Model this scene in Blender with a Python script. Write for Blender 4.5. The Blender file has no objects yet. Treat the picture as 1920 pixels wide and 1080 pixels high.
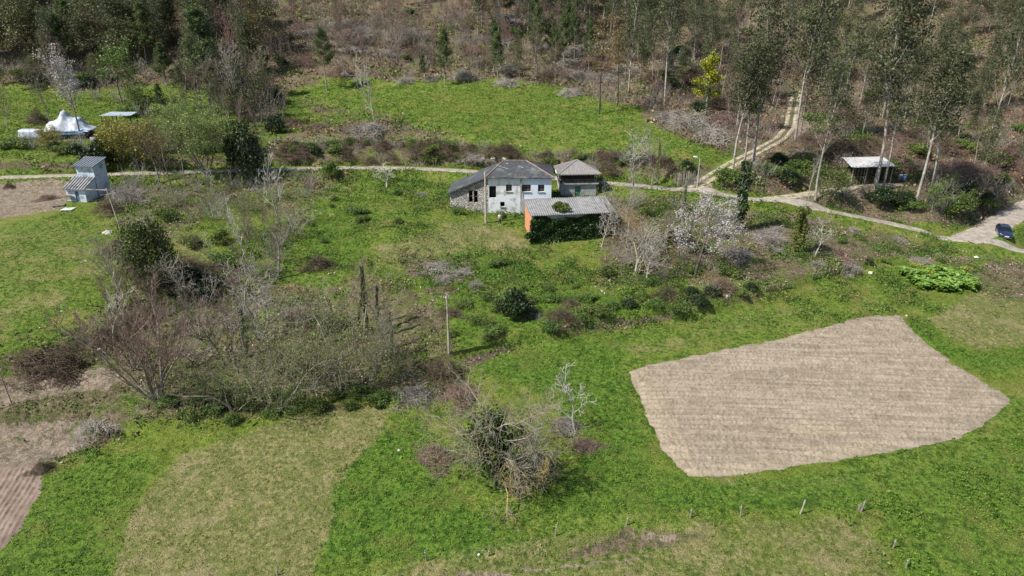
import bpy, math, random
import numpy as np
from mathutils import Vector
R = math.radians
sc = bpy.context.scene
col = sc.collection
# ------------------------------------------------------------------ camera, light
PITCH, FOC, CAMZ = 22.0, 1300.0, 27.0          # degrees down, focal length in pixels of a 1920 wide frame, metres
cd = bpy.data.cameras.new("camera"); cam = bpy.data.objects.new("camera", cd); col.objects.link(cam)
cam.location = (0, 0, CAMZ); cam.rotation_euler = (R(90 - PITCH), 0, 0)
cd.sensor_width = 36; cd.lens = 36 * FOC / 1920; cd.clip_end = 3000; cd.clip_start = 1
sc.camera = cam
SUN_EL, SUN_AZ = 50.0, 25.0                    # light travels towards +x and SUN_AZ degrees towards +y
sv = Vector((math.cos(R(SUN_EL)) * math.cos(R(SUN_AZ)), math.cos(R(SUN_EL)) * math.sin(R(SUN_AZ)), -math.sin(R(SUN_EL))))
sl = bpy.data.lights.new("sun", 'SUN'); sl.energy = 4.9; sl.angle = R(0.5); sl.color = (1.0, 0.95, 0.87)
so = bpy.data.objects.new("sun", sl); col.objects.link(so); so.rotation_euler = sv.to_track_quat('-Z', 'Y').to_euler()
so.location = (-80, -20, 120)
W = bpy.data.worlds.new("World"); sc.world = W; W.use_nodes = True
nt = W.node_tree; bg = nt.nodes['Background']
sky = nt.nodes.new('ShaderNodeTexSky'); sky.sky_type = 'NISHITA'; sky.sun_disc = False
sky.sun_elevation = R(SUN_EL); sky.sun_rotation = math.atan2(-sv.x, -sv.y)
nt.links.new(sky.outputs[0], bg.inputs[0]); bg.inputs[1].default_value = 0.09
sc.view_settings.view_transform = 'Standard'; sc.view_settings.look = 'None'
sc.view_settings.exposure = 0.55; sc.view_settings.gamma = 1.0
# ------------------------------------------------------------------ pixel <-> world
cp, sp = math.cos(R(PITCH)), math.sin(R(PITCH))
def ray(px, py):
    a = (px - 960) / FOC; u = (540 - py) / FOC
    return a, cp + sp * u, -sp + cp * u
def proj(x, y, z):
    dz = z - CAMZ
    dep = np.maximum(y * cp - dz * sp, 0.5)
    up = y * sp + dz * cp
    return 960 + FOC * x / dep, 540 - FOC * up / dep
def pt_z(px, py, z):
    a, b, c = ray(px, py); t = (z - CAMZ) / c
    return a * t, b * t, z
# ------------------------------------------------------------------ noise
def vnoise(x, y, scale, seed=0):
    x = np.asarray(x) * scale + 1000.37 + seed * 17.3; y = np.asarray(y) * scale + 1000.71 + seed * 9.1
    xi = np.floor(x).astype(np.int64); yi = np.floor(y).astype(np.int64)
    fx = x - xi; fy = y - yi; fx = fx * fx * (3 - 2 * fx); fy = fy * fy * (3 - 2 * fy)
    def h(i, j):
        n = (i * 374761393 + j * 668265263 + seed * 982451653) & 0x7fffffff
        n = ((n ^ (n >> 13)) * 1274126177) & 0x7fffffff
        n = (n ^ (n >> 16)) & 0xffff
        return n / 32767.5 - 1.0
    return (h(xi, yi) * (1 - fx) + h(xi + 1, yi) * fx) * (1 - fy) + (h(xi, yi + 1) * (1 - fx) + h(xi + 1, yi + 1) * fx) * fy
def fbm(x, y, scale, octv=3, seed=0):
    t = 0; a = 1; s = 0
    for k in range(octv):
        t = t + a * vnoise(x, y, scale * 2 ** k, seed + k * 5); s += a; a *= 0.55
    return t / s
def smooth(e0, e1, v):
    t = np.clip((v - e0) / (e1 - e0), 0, 1); return t * t * (3 - 2 * t)
def polysd(px, py, poly):
    """signed distance, positive inside"""
    P = np.array(poly, float); n = len(P); d2 = np.full(np.shape(px), 1e18); ins = np.zeros(np.shape(px), bool)
    for i in range(n):
        ax, ay = P[i]; bx, by = P[(i + 1) % n]; ex, ey = bx - ax, by - ay
        t = np.clip(((px - ax) * ex + (py - ay) * ey) / (ex * ex + ey * ey + 1e-9), 0, 1)
        d2 = np.minimum(d2, (px - ax - t * ex) ** 2 + (py - ay - t * ey) ** 2)
        c = (ay > py) != (by > py)
        with np.errstate(divide='ignore', invalid='ignore'):
            xx = (bx - ax) * (py - ay) / ((by - ay) if by != ay else 1e-9) + ax
        ins ^= c & (px < xx)
    return np.where(ins, 1, -1) * np.sqrt(d2)
# ------------------------------------------------------------------ terrain: heights at control points, thin plate spline
CPZ = [ (0,1080,-7),(0,880,-6),(0,760,-4.9),(0,700,-3.7),(0,640,-2.3),(0,500,0),(0,400,1.2),(0,333,2.7),(0,290,4.6),(0,210,8.0),(0,165,10.2),
 (240,1080,-6.9),(240,900,-5.9),(240,780,-5.1),(240,700,-4.1),(240,600,-2.4),(240,480,-.3),(240,390,1.1),(240,326,2.7),(240,285,4.6),(240,200,8.4),(300,170,10.0),
 (480,1080,-6.7),(480,900,-5.8),(480,780,-5.2),(480,700,-4.6),(480,600,-2.9),(480,480,-.9),(480,380,1.0),(480,318,2.8),(500,270,4.9),(520,190,8.8),
 (700,1080,-6.5),(700,900,-5.7),(700,780,-5.2),(700,700,-4.7),(720,600,-3.2),(700,500,-1.6),(700,400,.4),(700,314,2.7),(700,262,5.4),(700,160,11),
 (960,1080,-6.3),(960,1000,-6),(960,850,-5.5),(960,700,-4.8),(960,640,-4.2),(960,560,-2.9),(960,480,-1.6),(930,420,-.55),(880,400,-.05),(1010,399,-.1),(980,330,1.4),(930,272,5.3),(960,215,8.2),(960,160,11.4),
 (1060,370,.9),(1130,341,1.9),(1100,450,-1.6),(1000,452,-1.9),
 (1200,1080,-6.3),(1200,900,-5.7),(1200,750,-5.2),(1200,620,-4.2),(1200,530,-2.9),(1200,440,-1.2),(1200,345,1.9),(1200,280,4.9),(1200,215,8.4),
 (1440,1080,-6.4),(1440,900,-5.9),(1440,750,-5.4),(1440,620,-4.7),(1440,540,-3.9),(1440,450,-1.9),(1400,370,.7),(1300,355,1.5),(1380,300,3.8),(1480,240,5.6),(1490,190,8.3),
 (1500,388,-.1),(1620,350,1.0),(1660,340,1.3),(1600,405,-1.7),(1700,430,-3.0),(1720,330,2.0),(1720,250,5.2),(1720,180,9),
 (1700,1080,-6.7),(1700,900,-6.2),(1700,750,-5.9),(1700,600,-5.3),(1700,500,-4.3),
 (1920,1080,-7),(1920,900,-6.7),(1920,750,-6.4),(1920,600,-6),(1920,470,-5),(1885,440,-4.6),(1910,390,-3.7),(1900,300,1.4),(1900,200,7.4),(1900,100,15.5) ]
cpts = [pt_z(*c) for c in CPZ]
for x in (-300, -210, -140, -80, -30, 20, 70, 130, 210, 300):
    for y, z in ((178, 18.5), (205, 28), (250, 45), (330, 75), (470, 120)):
        cpts.append((x, y, z + 2 * math.sin(x * .03 + y * .02)))
for x in (-220, -150, 150, 220):
    for y, z in ((20, -8), (60, -5 if x < 0 else -7.5), (110, 3.2 if x < 0 else -4), (145, 8.5)):
        cpts.append((x, y, z))
for x in (-80, 0, 80):
    cpts += [(x, -15, -9), (x, 15, -7.2)]
C3 = np.array(cpts)
def tps_fit(P, v, lam):
    n = len(P); r = np.hypot(P[:, None, 0] - P[None, :, 0], P[:, None, 1] - P[None, :, 1])
    K = np.where(r > 0, r * r * np.log(r + 1e-12), 0) + lam * np.eye(n)
    A = np.zeros((n + 3, n + 3)); A[:n, :n] = K; Q = np.hstack([np.ones((n, 1)), P]); A[:n, n:] = Q; A[n:, :n] = Q.T
    return np.linalg.solve(A, np.concatenate([v, np.zeros(3)]))
TS = tps_fit(C3[:, :2] / 100, C3[:, 2], 0.004)
def tps(x, y):
    x = x / 100; y = y / 100; z = TS[-3] + TS[-2] * x + TS[-1] * y
    for (a, b, _), w in zip(C3 / [100, 100, 1], TS):
        r2 = (x - a) ** 2 + (y - b) ** 2 + 1e-12
        z = z + w * 0.5 * r2 * np.log(r2)
    return z
def axis(*spans):
    out = [spans[0][0]]
    for a, b, s0, s1 in spans:
        v = a
        while v < b - 1e-6:
            t = (v - a) / (b - a); v += s0 + (s1 - s0) * t; out.append(v)
    return np.array(out)
xp = axis((0, 48, .33, .36), (48, 130, .4, 1.1), (130, 300, 1.5, 9))
XS = np.concatenate([-xp[:0:-1], xp])
YS = axis((-15, 28, 3, 1), (28, 122, .27, .33), (122, 235, .45, 1.1), (235, 470, 2, 10))
GX, GY = np.meshgrid(XS, YS)
GZ = tps(GX, GY)
def lookup(G, x, y):
    x = np.asarray(x, float); y = np.asarray(y, float)
    i = np.clip(np.searchsorted(XS, x) - 1, 0, len(XS) - 2); j = np.clip(np.searchsorted(YS, y) - 1, 0, len(YS) - 2)
    u = np.clip((x - XS[i]) / (XS[i + 1] - XS[i]), 0, 1); v = np.clip((y - YS[j]) / (YS[j + 1] - YS[j]), 0, 1)
    return (G[j, i] * (1 - u) + G[j, i + 1] * u) * (1 - v) + (G[j + 1, i] * (1 - u) + G[j + 1, i + 1] * u) * v
def hit(G, px, py):
    a, b, c = ray(px, py); t = np.arange(25, 420, .12)
    d = CAMZ + c * t - lookup(G, a * t, b * t)
    k = int(np.argmax(d < 0)); k = max(k, 1)
    f = d[k - 1] / (d[k - 1] - d[k] + 1e-9); tt = t[k - 1] + f * .12
    return a * tt, b * tt, CAMZ + c * tt
def polyline_dist(x, y, P):
    """distance, signed side (+ = left of direction), param z"""
    best = np.full(x.shape, 1e18); side = np.zeros(x.shape); zz = np.zeros(x.shape); end = np.zeros(x.shape)
    for k in range(len(P) - 1):
        ax, ay, az = P[k]; bx, by, bz = P[k + 1]; ex, ey = bx - ax, by - ay; L2 = ex * ex + ey * ey + 1e-9
        tr = ((x - ax) * ex + (y - ay) * ey) / L2; t = np.clip(tr, 0, 1)
        d = (x - ax - t * ex) ** 2 + (y - ay - t * ey) ** 2; m = d < best
        best = np.where(m, d, best); side = np.where(m, np.sign(ex * (y - ay) - ey * (x - ax)), side); zz = np.where(m, az + t * (bz - az), zz)
    return np.sqrt(best), side, zz
BASE = GZ.copy()
# banks: (pixel polyline from left to right at the foot, height, half width)
for poly, h, w, L in [([(-200,322),(0,318),(240,312),(480,303),(700,297),(860,296),(1000,300),(1130,322),(1290,338)], 2.3, .7, 7),
                   ([(850,668),(920,650),(1010,628),(1100,612),(1220,592),(1330,580),(1420,556),(1500,528),(1600,500)], 1.4, .45, 5),
                   ([(-200,700),(0,690),(110,668),(190,640),(260,600)], 2.4, .5, 5), ([(-200,800),(0,790),(120,775),(200,790)], 1.9, .45, 4),
                   ([(1340,362),(1420,372),(1520,388),(1620,408),(1700,425),(1800,440),(1850,425),(1915,380)], 2.0, .8, 6),
                   ([(880,1066),(1000,1040),(1110,1020),(1180,1000),(1300,1000)], .8, .35, 3),
                   ([(540,262),(650,262),(740,258),(900,270),(1180,290)], .8, .6, 4)]:
    P = [hit(BASE, *q) for q in poly]
    d, s, _ = polyline_dist(GX, GY, P)
    GZ = GZ + .5 * h * np.tanh(d / w) * s * np.exp(-d / L)
# roads, as pixel polylines
ROAD = [(-260,344),(-100,337),(0,332),(120,329),(240,325),(360,322),(480,318),(600,315),(720,314),(820,317),(900,322),(1000,330),(1130,342),(1200,348),(1300,358),(1400,370),(1500,385),(1600,404),(1700,425),(1780,443),(1850,459),(1920,471),(2050,490),(2300,530)]
ROAD2 = [(1800,452),(1850,432),(1890,408),(1930,385),(1990,362),(2080,345)]
TRACK = [(1296,356),(1325,336),(1370,308),(1420,283),(1465,258),(1482,236),(1486,212),(1490,188),(1497,165)]
TRACK2 = [(1430,374),(1490,366),(1550,358),(1600,350),(1660,346),(1700,346)]
def path_world(pl, sm=10):
    P = np.array([hit(BASE, *q) for q in pl])
    t = np.concatenate([[0], np.cumsum(np.hypot(*np.diff(P[:, :2], axis=0).T))]); n = int(t[-1] / .5)
    T = np.linspace(0, t[-1], n); Q = np.stack([np.interp(T, t, P[:, k]) for k in range(3)], 1)
    pad = np.pad(Q, ((sm, sm), (0, 0)), 'edge'); ker = np.hanning(2 * sm + 1); ker /= ker.sum()
    return np.stack([np.convolve(pad[:, k], ker, 'valid') for k in range(3)], 1)
PW = [path_world(p, s) for p, s in ((ROAD, 18), (ROAD2, 8), (TRACK, 8), (TRACK2, 8))]
PWID = [1.08, 2.1, 1.1, 1.0]
roadmask = np.zeros(GX.shape)
for P, w in zip(PW, PWID):
    sub = (GX > P[:, 0].min() - 8) & (GX < P[:, 0].max() + 8) & (GY > P[:, 1].min() - 8) & (GY < P[:, 1].max() + 8)
    d, s, zc = polyline_dist(GX[sub], GY[sub], P[::2])
    k = 1 - smooth(w + .4, w + 3.2, d); GZ[sub] = GZ[sub] * (1 - k) + zc * k
    roadmask[sub] = np.maximum(roadmask[sub], 1 - smooth(w - .1, w + .25, d))
SM = GZ.copy()                                   # smooth ground, used for placing things
def at(px, py):
    return Vector(hit(SM, px, py))
def gz(x, y):
    return float(lookup(SM, x, y))
def h_for(P, pytop):
    a, b, c = ray(960, pytop); return CAMZ + c * P[1] / b - P[2]
FIELD = [(1176,694),(1215,681),(1340,655),(1450,635),(1560,607),(1625,588),(1690,590),(1725,628),(1790,680),(1850,715),(1902,748),(1860,785),(1800,822),(1700,845),(1560,866),(1420,885),(1345,897),(1290,893),(1262,872),(1235,835),(1205,765)]
FIELD2 = [(-60,870),(0,876),(92,862),(75,930),(45,985),(0,1037),(-80,1130),(-200,1080)]
PXg, PYg = proj(GX, GY, SM)
f1 = smooth(-3, 6, polysd(PXg, PYg, FIELD)); f2 = smooth(-3, 6, polysd(PXg, PYg, FIELD2)); fm = np.maximum(f1, f2)
near = 1 - smooth(150, 260, GY)
rough = .12 * fbm(GX, GY, .5, 3, 1) + .10 * fbm(GX, GY, 1.3, 2, 7) * near
FLOOR = [(-900,-900),(2900,-900),(2900,420),(1930,372),(1850,425),(1700,418),(1520,382),(1350,352),(1385,292),(1300,255),(1230,212),(1130,185),(1060,160),(900,150),(760,152),(560,135),(520,190),(520,235),(450,225),(430,165),(300,160),(100,165),(0,160),(-900,130)]
THICK = [(-400,690),(0,650),(110,640),(210,560),(260,500),(360,500),(480,500),(600,520),(700,505),(800,560),(840,600),(840,670),(900,770),(780,770),(700,745),(600,770),(420,790),(300,790),(130,860),(0,860),(-400,880)]
flo = smooth(-15, 15, polysd(PXg, PYg, FLOOR) + 10 * fbm(GX, GY, .15, 2, 3)); thk = smooth(-15, 15, polysd(PXg, PYg, THICK))
bumpy = np.maximum(flo, thk)
GZ = SM + rough * (1 - .9 * np.maximum(fm, roadmask)) + bumpy * (1 - roadmask) * (.55 * fbm(GX, GY, .3, 3, 11) + .14 * vnoise(GX, GY, 1.3, 4))
GZ = GZ - .13 * np.maximum(fm, 0) - .09 * roadmask
# ------------------------------------------------------------------ object helpers
def tag(o, label=None, cat=None, group=None, kind=None):
    if label: o['label'] = label
    if cat: o['category'] = cat
    if group: o['group'] = group
    if kind: o['kind'] = kind
    return o
def empty(name, loc, rz=0):
    o = bpy.data.objects.new(name, None); col.objects.link(o); o.location = loc; o.rotation_euler = (0, 0, rz); o.empty_display_size = .5
    return o
def npmesh(name, V, F, mat=None, smooth_=False):
    V = np.asarray(V, np.float32); F = np.asarray(F, np.int32); me = bpy.data.meshes.new(name)
    me.vertices.add(len(V)); me.vertices.foreach_set('co', V.ravel())
    k = F.shape[1]; me.loops.add(F.size); me.loops.foreach_set('vertex_index', F.ravel())
    me.polygons.add(len(F)); me.polygons.foreach_set('loop_start', np.arange(0, F.size, k, dtype=np.int32))
    if smooth_: me.polygons.foreach_set('use_smooth', np.ones(len(F), bool))
    me.update(calc_edges=True)
    if mat: me.materials.append(mat)
    return me
def link(name, me, parent=None, loc=None):
    o = bpy.data.objects.new(name, me); col.objects.link(o); o.parent = parent
    if loc is not None: o.location = loc
    return o
class MB:
    """collects simple shapes into one mesh"""
    def __init__(s): s.v = []; s.f = []
    def add(s, V, F):
        n = len(s.v); s.v += [tuple(q) for q in V]; s.f += [tuple(i + n for i in q) for q in F]; return s
    def box(s, x0, x1, y0, y1, z0, z1):
        return s.add([(x0,y0,z0),(x1,y0,z0),(x1,y1,z0),(x0,y1,z0),(x0,y0,z1),(x1,y0,z1),(x1,y1,z1),(x0,y1,z1)], [(0,3,2,1),(4,5,6,7),(0,1,5,4),(1,2,6,5),(2,3,7,6),(3,0,4,7)])
    def bar(s, p, q, w, h=None):
        h = h or w; p = Vector(p); q = Vector(q); d = (q - p).normalized(); u = d.cross(Vector((0,0,1)))
        if u.length < .01: u = Vector((1,0,0))
        u.normalize(); v = d.cross(u); u *= w / 2; v *= h / 2
        return s.add([p-u-v, p+u-v, p+u+v, p-u+v, q-u-v, q+u-v, q+u+v, q-u+v], [(0,3,2,1),(4,5,6,7),(0,1,5,4),(1,2,6,5),(2,3,7,6),(3,0,4,7)])
    def tube(s, pts, rad, n=8):
        pts = [Vector(p) for p in pts]; rad = rad if isinstance(rad, (list, tuple)) else [rad] * len(pts); V = []; F = []
        for i, p in enumerate(pts):
            d = (pts[min(i+1, len(pts)-1)] - pts[max(i-1, 0)]).normalized(); u = d.cross(Vector((0.03,0.02,1)))
            if u.length < .05: u = d.cross(Vector((1,0,0)))
            u.normalize(); w = d.cross(u)
            for k in range(n):
                a = 2 * math.pi * k / n; V.append(p + (u * math.cos(a) + w * math.sin(a)) * rad[i])
        for i in range(len(pts)-1):
            for k in range(n): F.append((i*n+k, i*n+(k+1)%n, (i+1)*n+(k+1)%n, (i+1)*n+k))
        F.append(tuple(range(n))[::-1]); F.append(tuple(range((len(pts)-1)*n, len(pts)*n)))
        return s.add(V, F)
    def slab(s, tris, V, th):
        """thick sheet from polygons over points V"""
        n = len(V); A = [tuple(v) for v in V] + [(v[0], v[1], v[2] - th) for v in V]; F = [tuple(t) for t in tris] + [tuple(i + n for i in reversed(t)) for t in tris]
        ed = {}
        for t in tris:
            for i in range(len(t)):
                a, b = t[i], t[(i+1) % len(t)]
                if (b, a) in ed: del ed[(b, a)]
                else: ed[(a, b)] = 1
        for a, b in ed: F.append((b, a, a + n, b + n))
        return s.add(A, F)
    def build(s, name, mat, parent=None, smooth_=False, loc=None):
        me = bpy.data.meshes.new(name); me.from_pydata(s.v, [], s.f); me.update()
        if mat: me.materials.append(mat)
        if smooth_:
            for p in me.polygons: p.use_smooth = True
        return link(name, me, parent, loc)
# ------------------------------------------------------------------ materials
def N(t, kind, **kw):
    n = t.nodes.new(kind)
    for k, v in kw.items(): setattr(n, k, v)
    return n
def noise_node(t, scale, detail=3, vec=None, rough=.6):
    n = N(t, 'ShaderNodeTexNoise'); n.inputs['Scale'].default_value = scale; n.inputs['Detail'].default_value = detail; n.inputs['Roughness'].default_value = rough
    if vec is not None: t.links.new(vec, n.inputs['Vector'])
    return n.outputs[0]
def mixc(t, fac, a, b, mode='MIX'):
    n = N(t, 'ShaderNodeMix', data_type='RGBA', blend_type=mode)
    for i, s in ((0, fac), (6, a), (7, b)):
        if isinstance(s, (int, float)): n.inputs[i].default_value = s
        elif isinstance(s, tuple): n.inputs[i].default_value = (*s[:3], 1)
        else: t.links.new(s, n.inputs[i])
    return n.outputs[2]
def mathn(t, op, a, b=0.0, clamp=False):
    n = N(t, 'ShaderNodeMath', operation=op, use_clamp=clamp)
    for i, s in enumerate((a, b)):
        if isinstance(s, (int, float)): n.inputs[i].default_value = s
        else: t.links.new(s, n.inputs[i])
    return n.outputs[0]
def ramp(t, v, lo, hi):
    n = N(t, 'ShaderNodeMapRange', interpolation_type='SMOOTHSTEP'); t.links.new(v, n.inputs[0]); n.inputs[1].default_value = lo; n.inputs[2].default_value = hi
    return n.outputs[0]
def base(name, rough=.85, spec=.3):
    m = bpy.data.materials.new(name); m.use_nodes = True; t = m.node_tree; b = t.nodes['Principled BSDF']
    b.inputs['Roughness'].default_value = rough; b.inputs['Specular IOR Level'].default_value = spec
    return m, t, b
def mat(name, c1, c2=None, scale=2.0, rough=.85, spec=.3, lohi=(.35, .65), island=0, objr=0, bump=0, bscale=20, c3=None, s3=.3, metal=0, coord='Object', detail=4, trans=0):
    """two colour noise, optional third colour patches, random value per loose piece and per object"""
    m, t, b = base(name, rough, spec); tc = N(t, 'ShaderNodeTexCoord'); v = tc.outputs[coord]
    b.inputs['Metallic'].default_value = metal
    c = mixc(t, ramp(t, noise_node(t, scale, detail, v), *lohi), c1, c2 or c1)
    if c3: c = mixc(t, ramp(t, noise_node(t, s3, 4, v), .5, .62), c, c3)
    if island:
        g = N(t, 'ShaderNodeNewGeometry'); k = mathn(t, 'ADD', mathn(t, 'MULTIPLY', g.outputs['Random Per Island'], 2 * island), 1 - island)
        h = N(t, 'ShaderNodeHueSaturation'); t.links.new(k, h.inputs['Value']); t.links.new(c, h.inputs['Color']); c = h.outputs[0]
    if objr:
        g = N(t, 'ShaderNodeObjectInfo'); k = mathn(t, 'ADD', mathn(t, 'MULTIPLY', g.outputs['Random'], 2 * objr), 1 - objr)
        h = N(t, 'ShaderNodeHueSaturation'); t.links.new(k, h.inputs['Value']); t.links.new(c, h.inputs['Color'])
        k2 = mathn(t, 'ADD', mathn(t, 'MULTIPLY', mathn(t, 'FRACT', mathn(t, 'MULTIPLY', g.outputs['Random'], 7.3)), .03), .485); t.links.new(k2, h.inputs['Hue']); c = h.outputs[0]
    t.links.new(c, b.inputs['Base Color'])
    if bump:
        bp = N(t, 'ShaderNodeBump'); bp.inputs['Strength'].default_value = bump; bp.inputs['Distance'].default_value = .05
        t.links.new(noise_node(t, bscale, 4, v), bp.inputs['Height']); t.links.new(bp.outputs[0], b.inputs['Normal'])
    if trans:
        tr = N(t, 'ShaderNodeBsdfTranslucent'); t.links.new(c, tr.inputs[0]); mx = N(t, 'ShaderNodeMixShader'); mx.inputs[0].default_value = trans
        t.links.new(b.outputs[0], mx.inputs[1]); t.links.new(tr.outputs[0], mx.inputs[2]); t.links.new(mx.outputs[0], t.nodes['Material Output'].inputs[0])
    return m
# ================================================================== GROUND
def P_(w, s, *polys):
    out = np.zeros(GX.shape); jx = PXg + 9 * fbm(GX, GY, .25, 3, 21) + 1.4 * s * fbm(GX, GY, .1, 2, 23); jy = PYg + 6 * fbm(GX, GY, .25, 3, 22) + .7 * s * fbm(GX, GY, .1, 2, 24)
    for p in polys: out = np.maximum(out, w * smooth(-s, s, polysd(jx, jy, p)))
    return out
DRY = np.maximum.reduce([
 P_(.95, 26, [(190,1080),(240,985),(290,900),(350,842),(480,800),(600,770),(722,765),(725,800),(665,880),(645,950),(600,1060),(560,1300),(60,1400)]),
 P_(.9, 12, [(1738,590),(1790,565),(1920,500),(2400,480),(2400,640),(1925,648),(1835,657),(1785,640),(1755,615)]),
 P_(.75, 20, [(690,455),(800,425),(880,412),(950,420),(985,450),(985,480),(920,470),(850,475),(760,500),(690,500)], [(340,440),(385,430),(400,470),(370,500),(335,480)]),
 P_(.6, 22, [(700,1080),(1000,985),(1300,972),(1640,962),(1700,1080),(1760,1400),(600,1400)]),
 P_(.45, 30, [(0,400),(-300,400),(-300,640),(0,650),(100,600),(200,520),(215,470),(205,400)],[(1240,880),(1500,900),(1640,870),(1640,930),(1400,950)]),
 P_(.5, 20, [(1150,640),(1420,590),(1560,560),(1560,590),(1400,630),(1180,670)],[(1450,400),(1560,415),(1720,470),(1850,500),(1700,505),(1560,490),(1480,450)],[(830,1075),(1300,1000),(1300,1300),(800,1300)])])
LIT = np.maximum.reduce([
 P_(1, 12, FLOOR), P_(.58, 26, THICK),
 P_(.58, 10, [(-600,318),(0,300),(200,296),(480,286),(540,240),(640,250),(740,250),(900,264),(1180,290),(1350,310),(1330,350),(1130,336),(860,312),(480,312),(0,325),(-600,335)]),
 P_(.52, 20, [(190,335),(640,325),(650,345),(600,380),(560,420),(400,400),(350,440),(300,480),(230,430)]),
 P_(.62, 20, [(1130,350),(1330,375),(1520,400),(1700,440),(1860,476),(1810,500),(1640,490),(1600,500),(1420,540),(1250,545),(1130,540),(1100,480),(1150,430)]),
 P_(.62, 12, [(1130,1005),(1180,975),(1290,990),(1370,1000),(1240,1030),(1100,1045),(900,1072),(850,1072),(1000,1045)], [(1850,480),(2300,510),(2300,580),(1850,560),(1780,520)]),
 P_(.6, 10, [(785,540),(850,525),(860,560),(800,575)], [(740,470),(900,480),(880,520),(760,520)], [(540,190),(600,195),(700,212),(600,222)],[(1040,605),(1160,590),(1160,605),(1050,625)]),
 P_(.7, 10, [(560,230),(640,240),(700,215),(760,225),(860,255),(700,268),(560,265)],[(1200,200),(1290,225),(1340,270),(1290,270),(1200,225)],[(520,120),(590,100),(600,160),(520,175)]),
 P_(.8, 14, [(1000,640),(1170,592),(1330,575),(1420,552),(1420,566),(1200,604),(1010,640),(860,690),(850,665)]),
 P_(.5, 10, [(1035,790),(1080,775),(1130,850),(1090,860),(1030,810)])])
SOIL = np.maximum.reduce([
 P_(1, 6, [(-400,352),(0,345),(120,338),(145,375),(110,388),(60,395),(0,408),(-400,430)]),
 P_(.9, 8, [(-300,725),(0,712),(100,700),(200,690),(250,700),(200,730),(100,745),(0,770),(-300,800)],[(-300,810),(0,800),(130,790),(180,820),(60,880),(-60,880),(-300,880)]),
 P_(.8, 8, [(1480,372),(1560,355),(1640,345),(1700,345),(1640,365),(1500,380)], [(1296,360),(1330,330),(1340,345),(1330,372)]),
 P_(.8, 6, [(1488,190),(1510,185),(1520,240),(1500,262),(1482,245)], [(1200,1000),(1280,990),(1270,1010),(1210,1012)], [(780,1082),(900,1070),(1000,1060),(1120,1050),(1240,1036),(1240,1041),(1120,1058),(1000,1068),(900,1079),(800,1092)])])
DARK = np.maximum.reduce([
 P_(.9, 26, [(645,880),(725,800),(790,785),(820,850),(880,940),(1000,1000),(860,1060),(600,1062)]),
 P_(1, 8, [(1695,600),(1738,590),(1755,618),(1790,645),(1840,660),(1925,652),(2300,660),(2300,700),(1925,690),(1850,700),(1760,660)]),
 P_(.6, 12, [(-50,1090),(90,865),(300,850),(250,980),(190,1090)], [(560,370),(690,380),(680,500),(560,520)], [(640,500),(960,480),(1130,540),(1300,560),(1150,590),(1000,620),(850,650),(820,560)]),
 P_(.7, 12, [(860,680),(1180,620),(1175,700),(1240,880),(1340,905),(1640,880),(1640,960),(1300,960),(1000,960),(1100,860),(1050,760)]),
 P_(.55, 25, [(1640,900),(1920,800),(2300,800),(2300,1300),(1760,1300),(1690,1050)]),
 P_(.5, 14, [(420,180),(520,120),(560,140),(560,230),(450,230)])])
NR, NC = GX.shape
idx = np.arange(NR * NC).reshape(NR, NC)
F = np.stack([idx[:-1, :-1], idx[:-1, 1:], idx[1:, 1:], idx[1:, :-1]], -1).reshape(-1, 4)
gm, t, b = base('ground_mat', .95, .15)
def attr(name): n = N(t, 'ShaderNodeAttribute', attribute_name=name); return n.outputs['Color'], n
ca, _ = attr('mask_a'); sepa = N(t, 'ShaderNodeSeparateColor'); t.links.new(ca, sepa.inputs[0])
cb, _ = attr('mask_b'); sepb = N(t, 'ShaderNodeSeparateColor'); t.links.new(cb, sepb.inputs[0])
tc = N(t, 'ShaderNodeTexCoord'); ov = tc.outputs['Object']
n7 = noise_node(t, .09, 3, ov); n2 = noise_node(t, .55, 4, ov); nf = noise_node(t, 2.6, 5, ov, .7); nff = noise_node(t, 9, 4, ov, .75)
n3 = noise_node(t, .25, 5, ov, .65); n1 = noise_node(t, 1.1, 4, ov, .7)
def masked(m, k=.55, lo=.4, hi=.6):
    v = m
    for nn, w_ in ((nf, k * 1.3), (n2, k), (n3, k * .9)): v = mathn(t, 'ADD', v, mathn(t, 'MULTIPLY', mathn(t, 'SUBTRACT', nn, .5), w_))
    return ramp(t, v, lo, hi)
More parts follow.
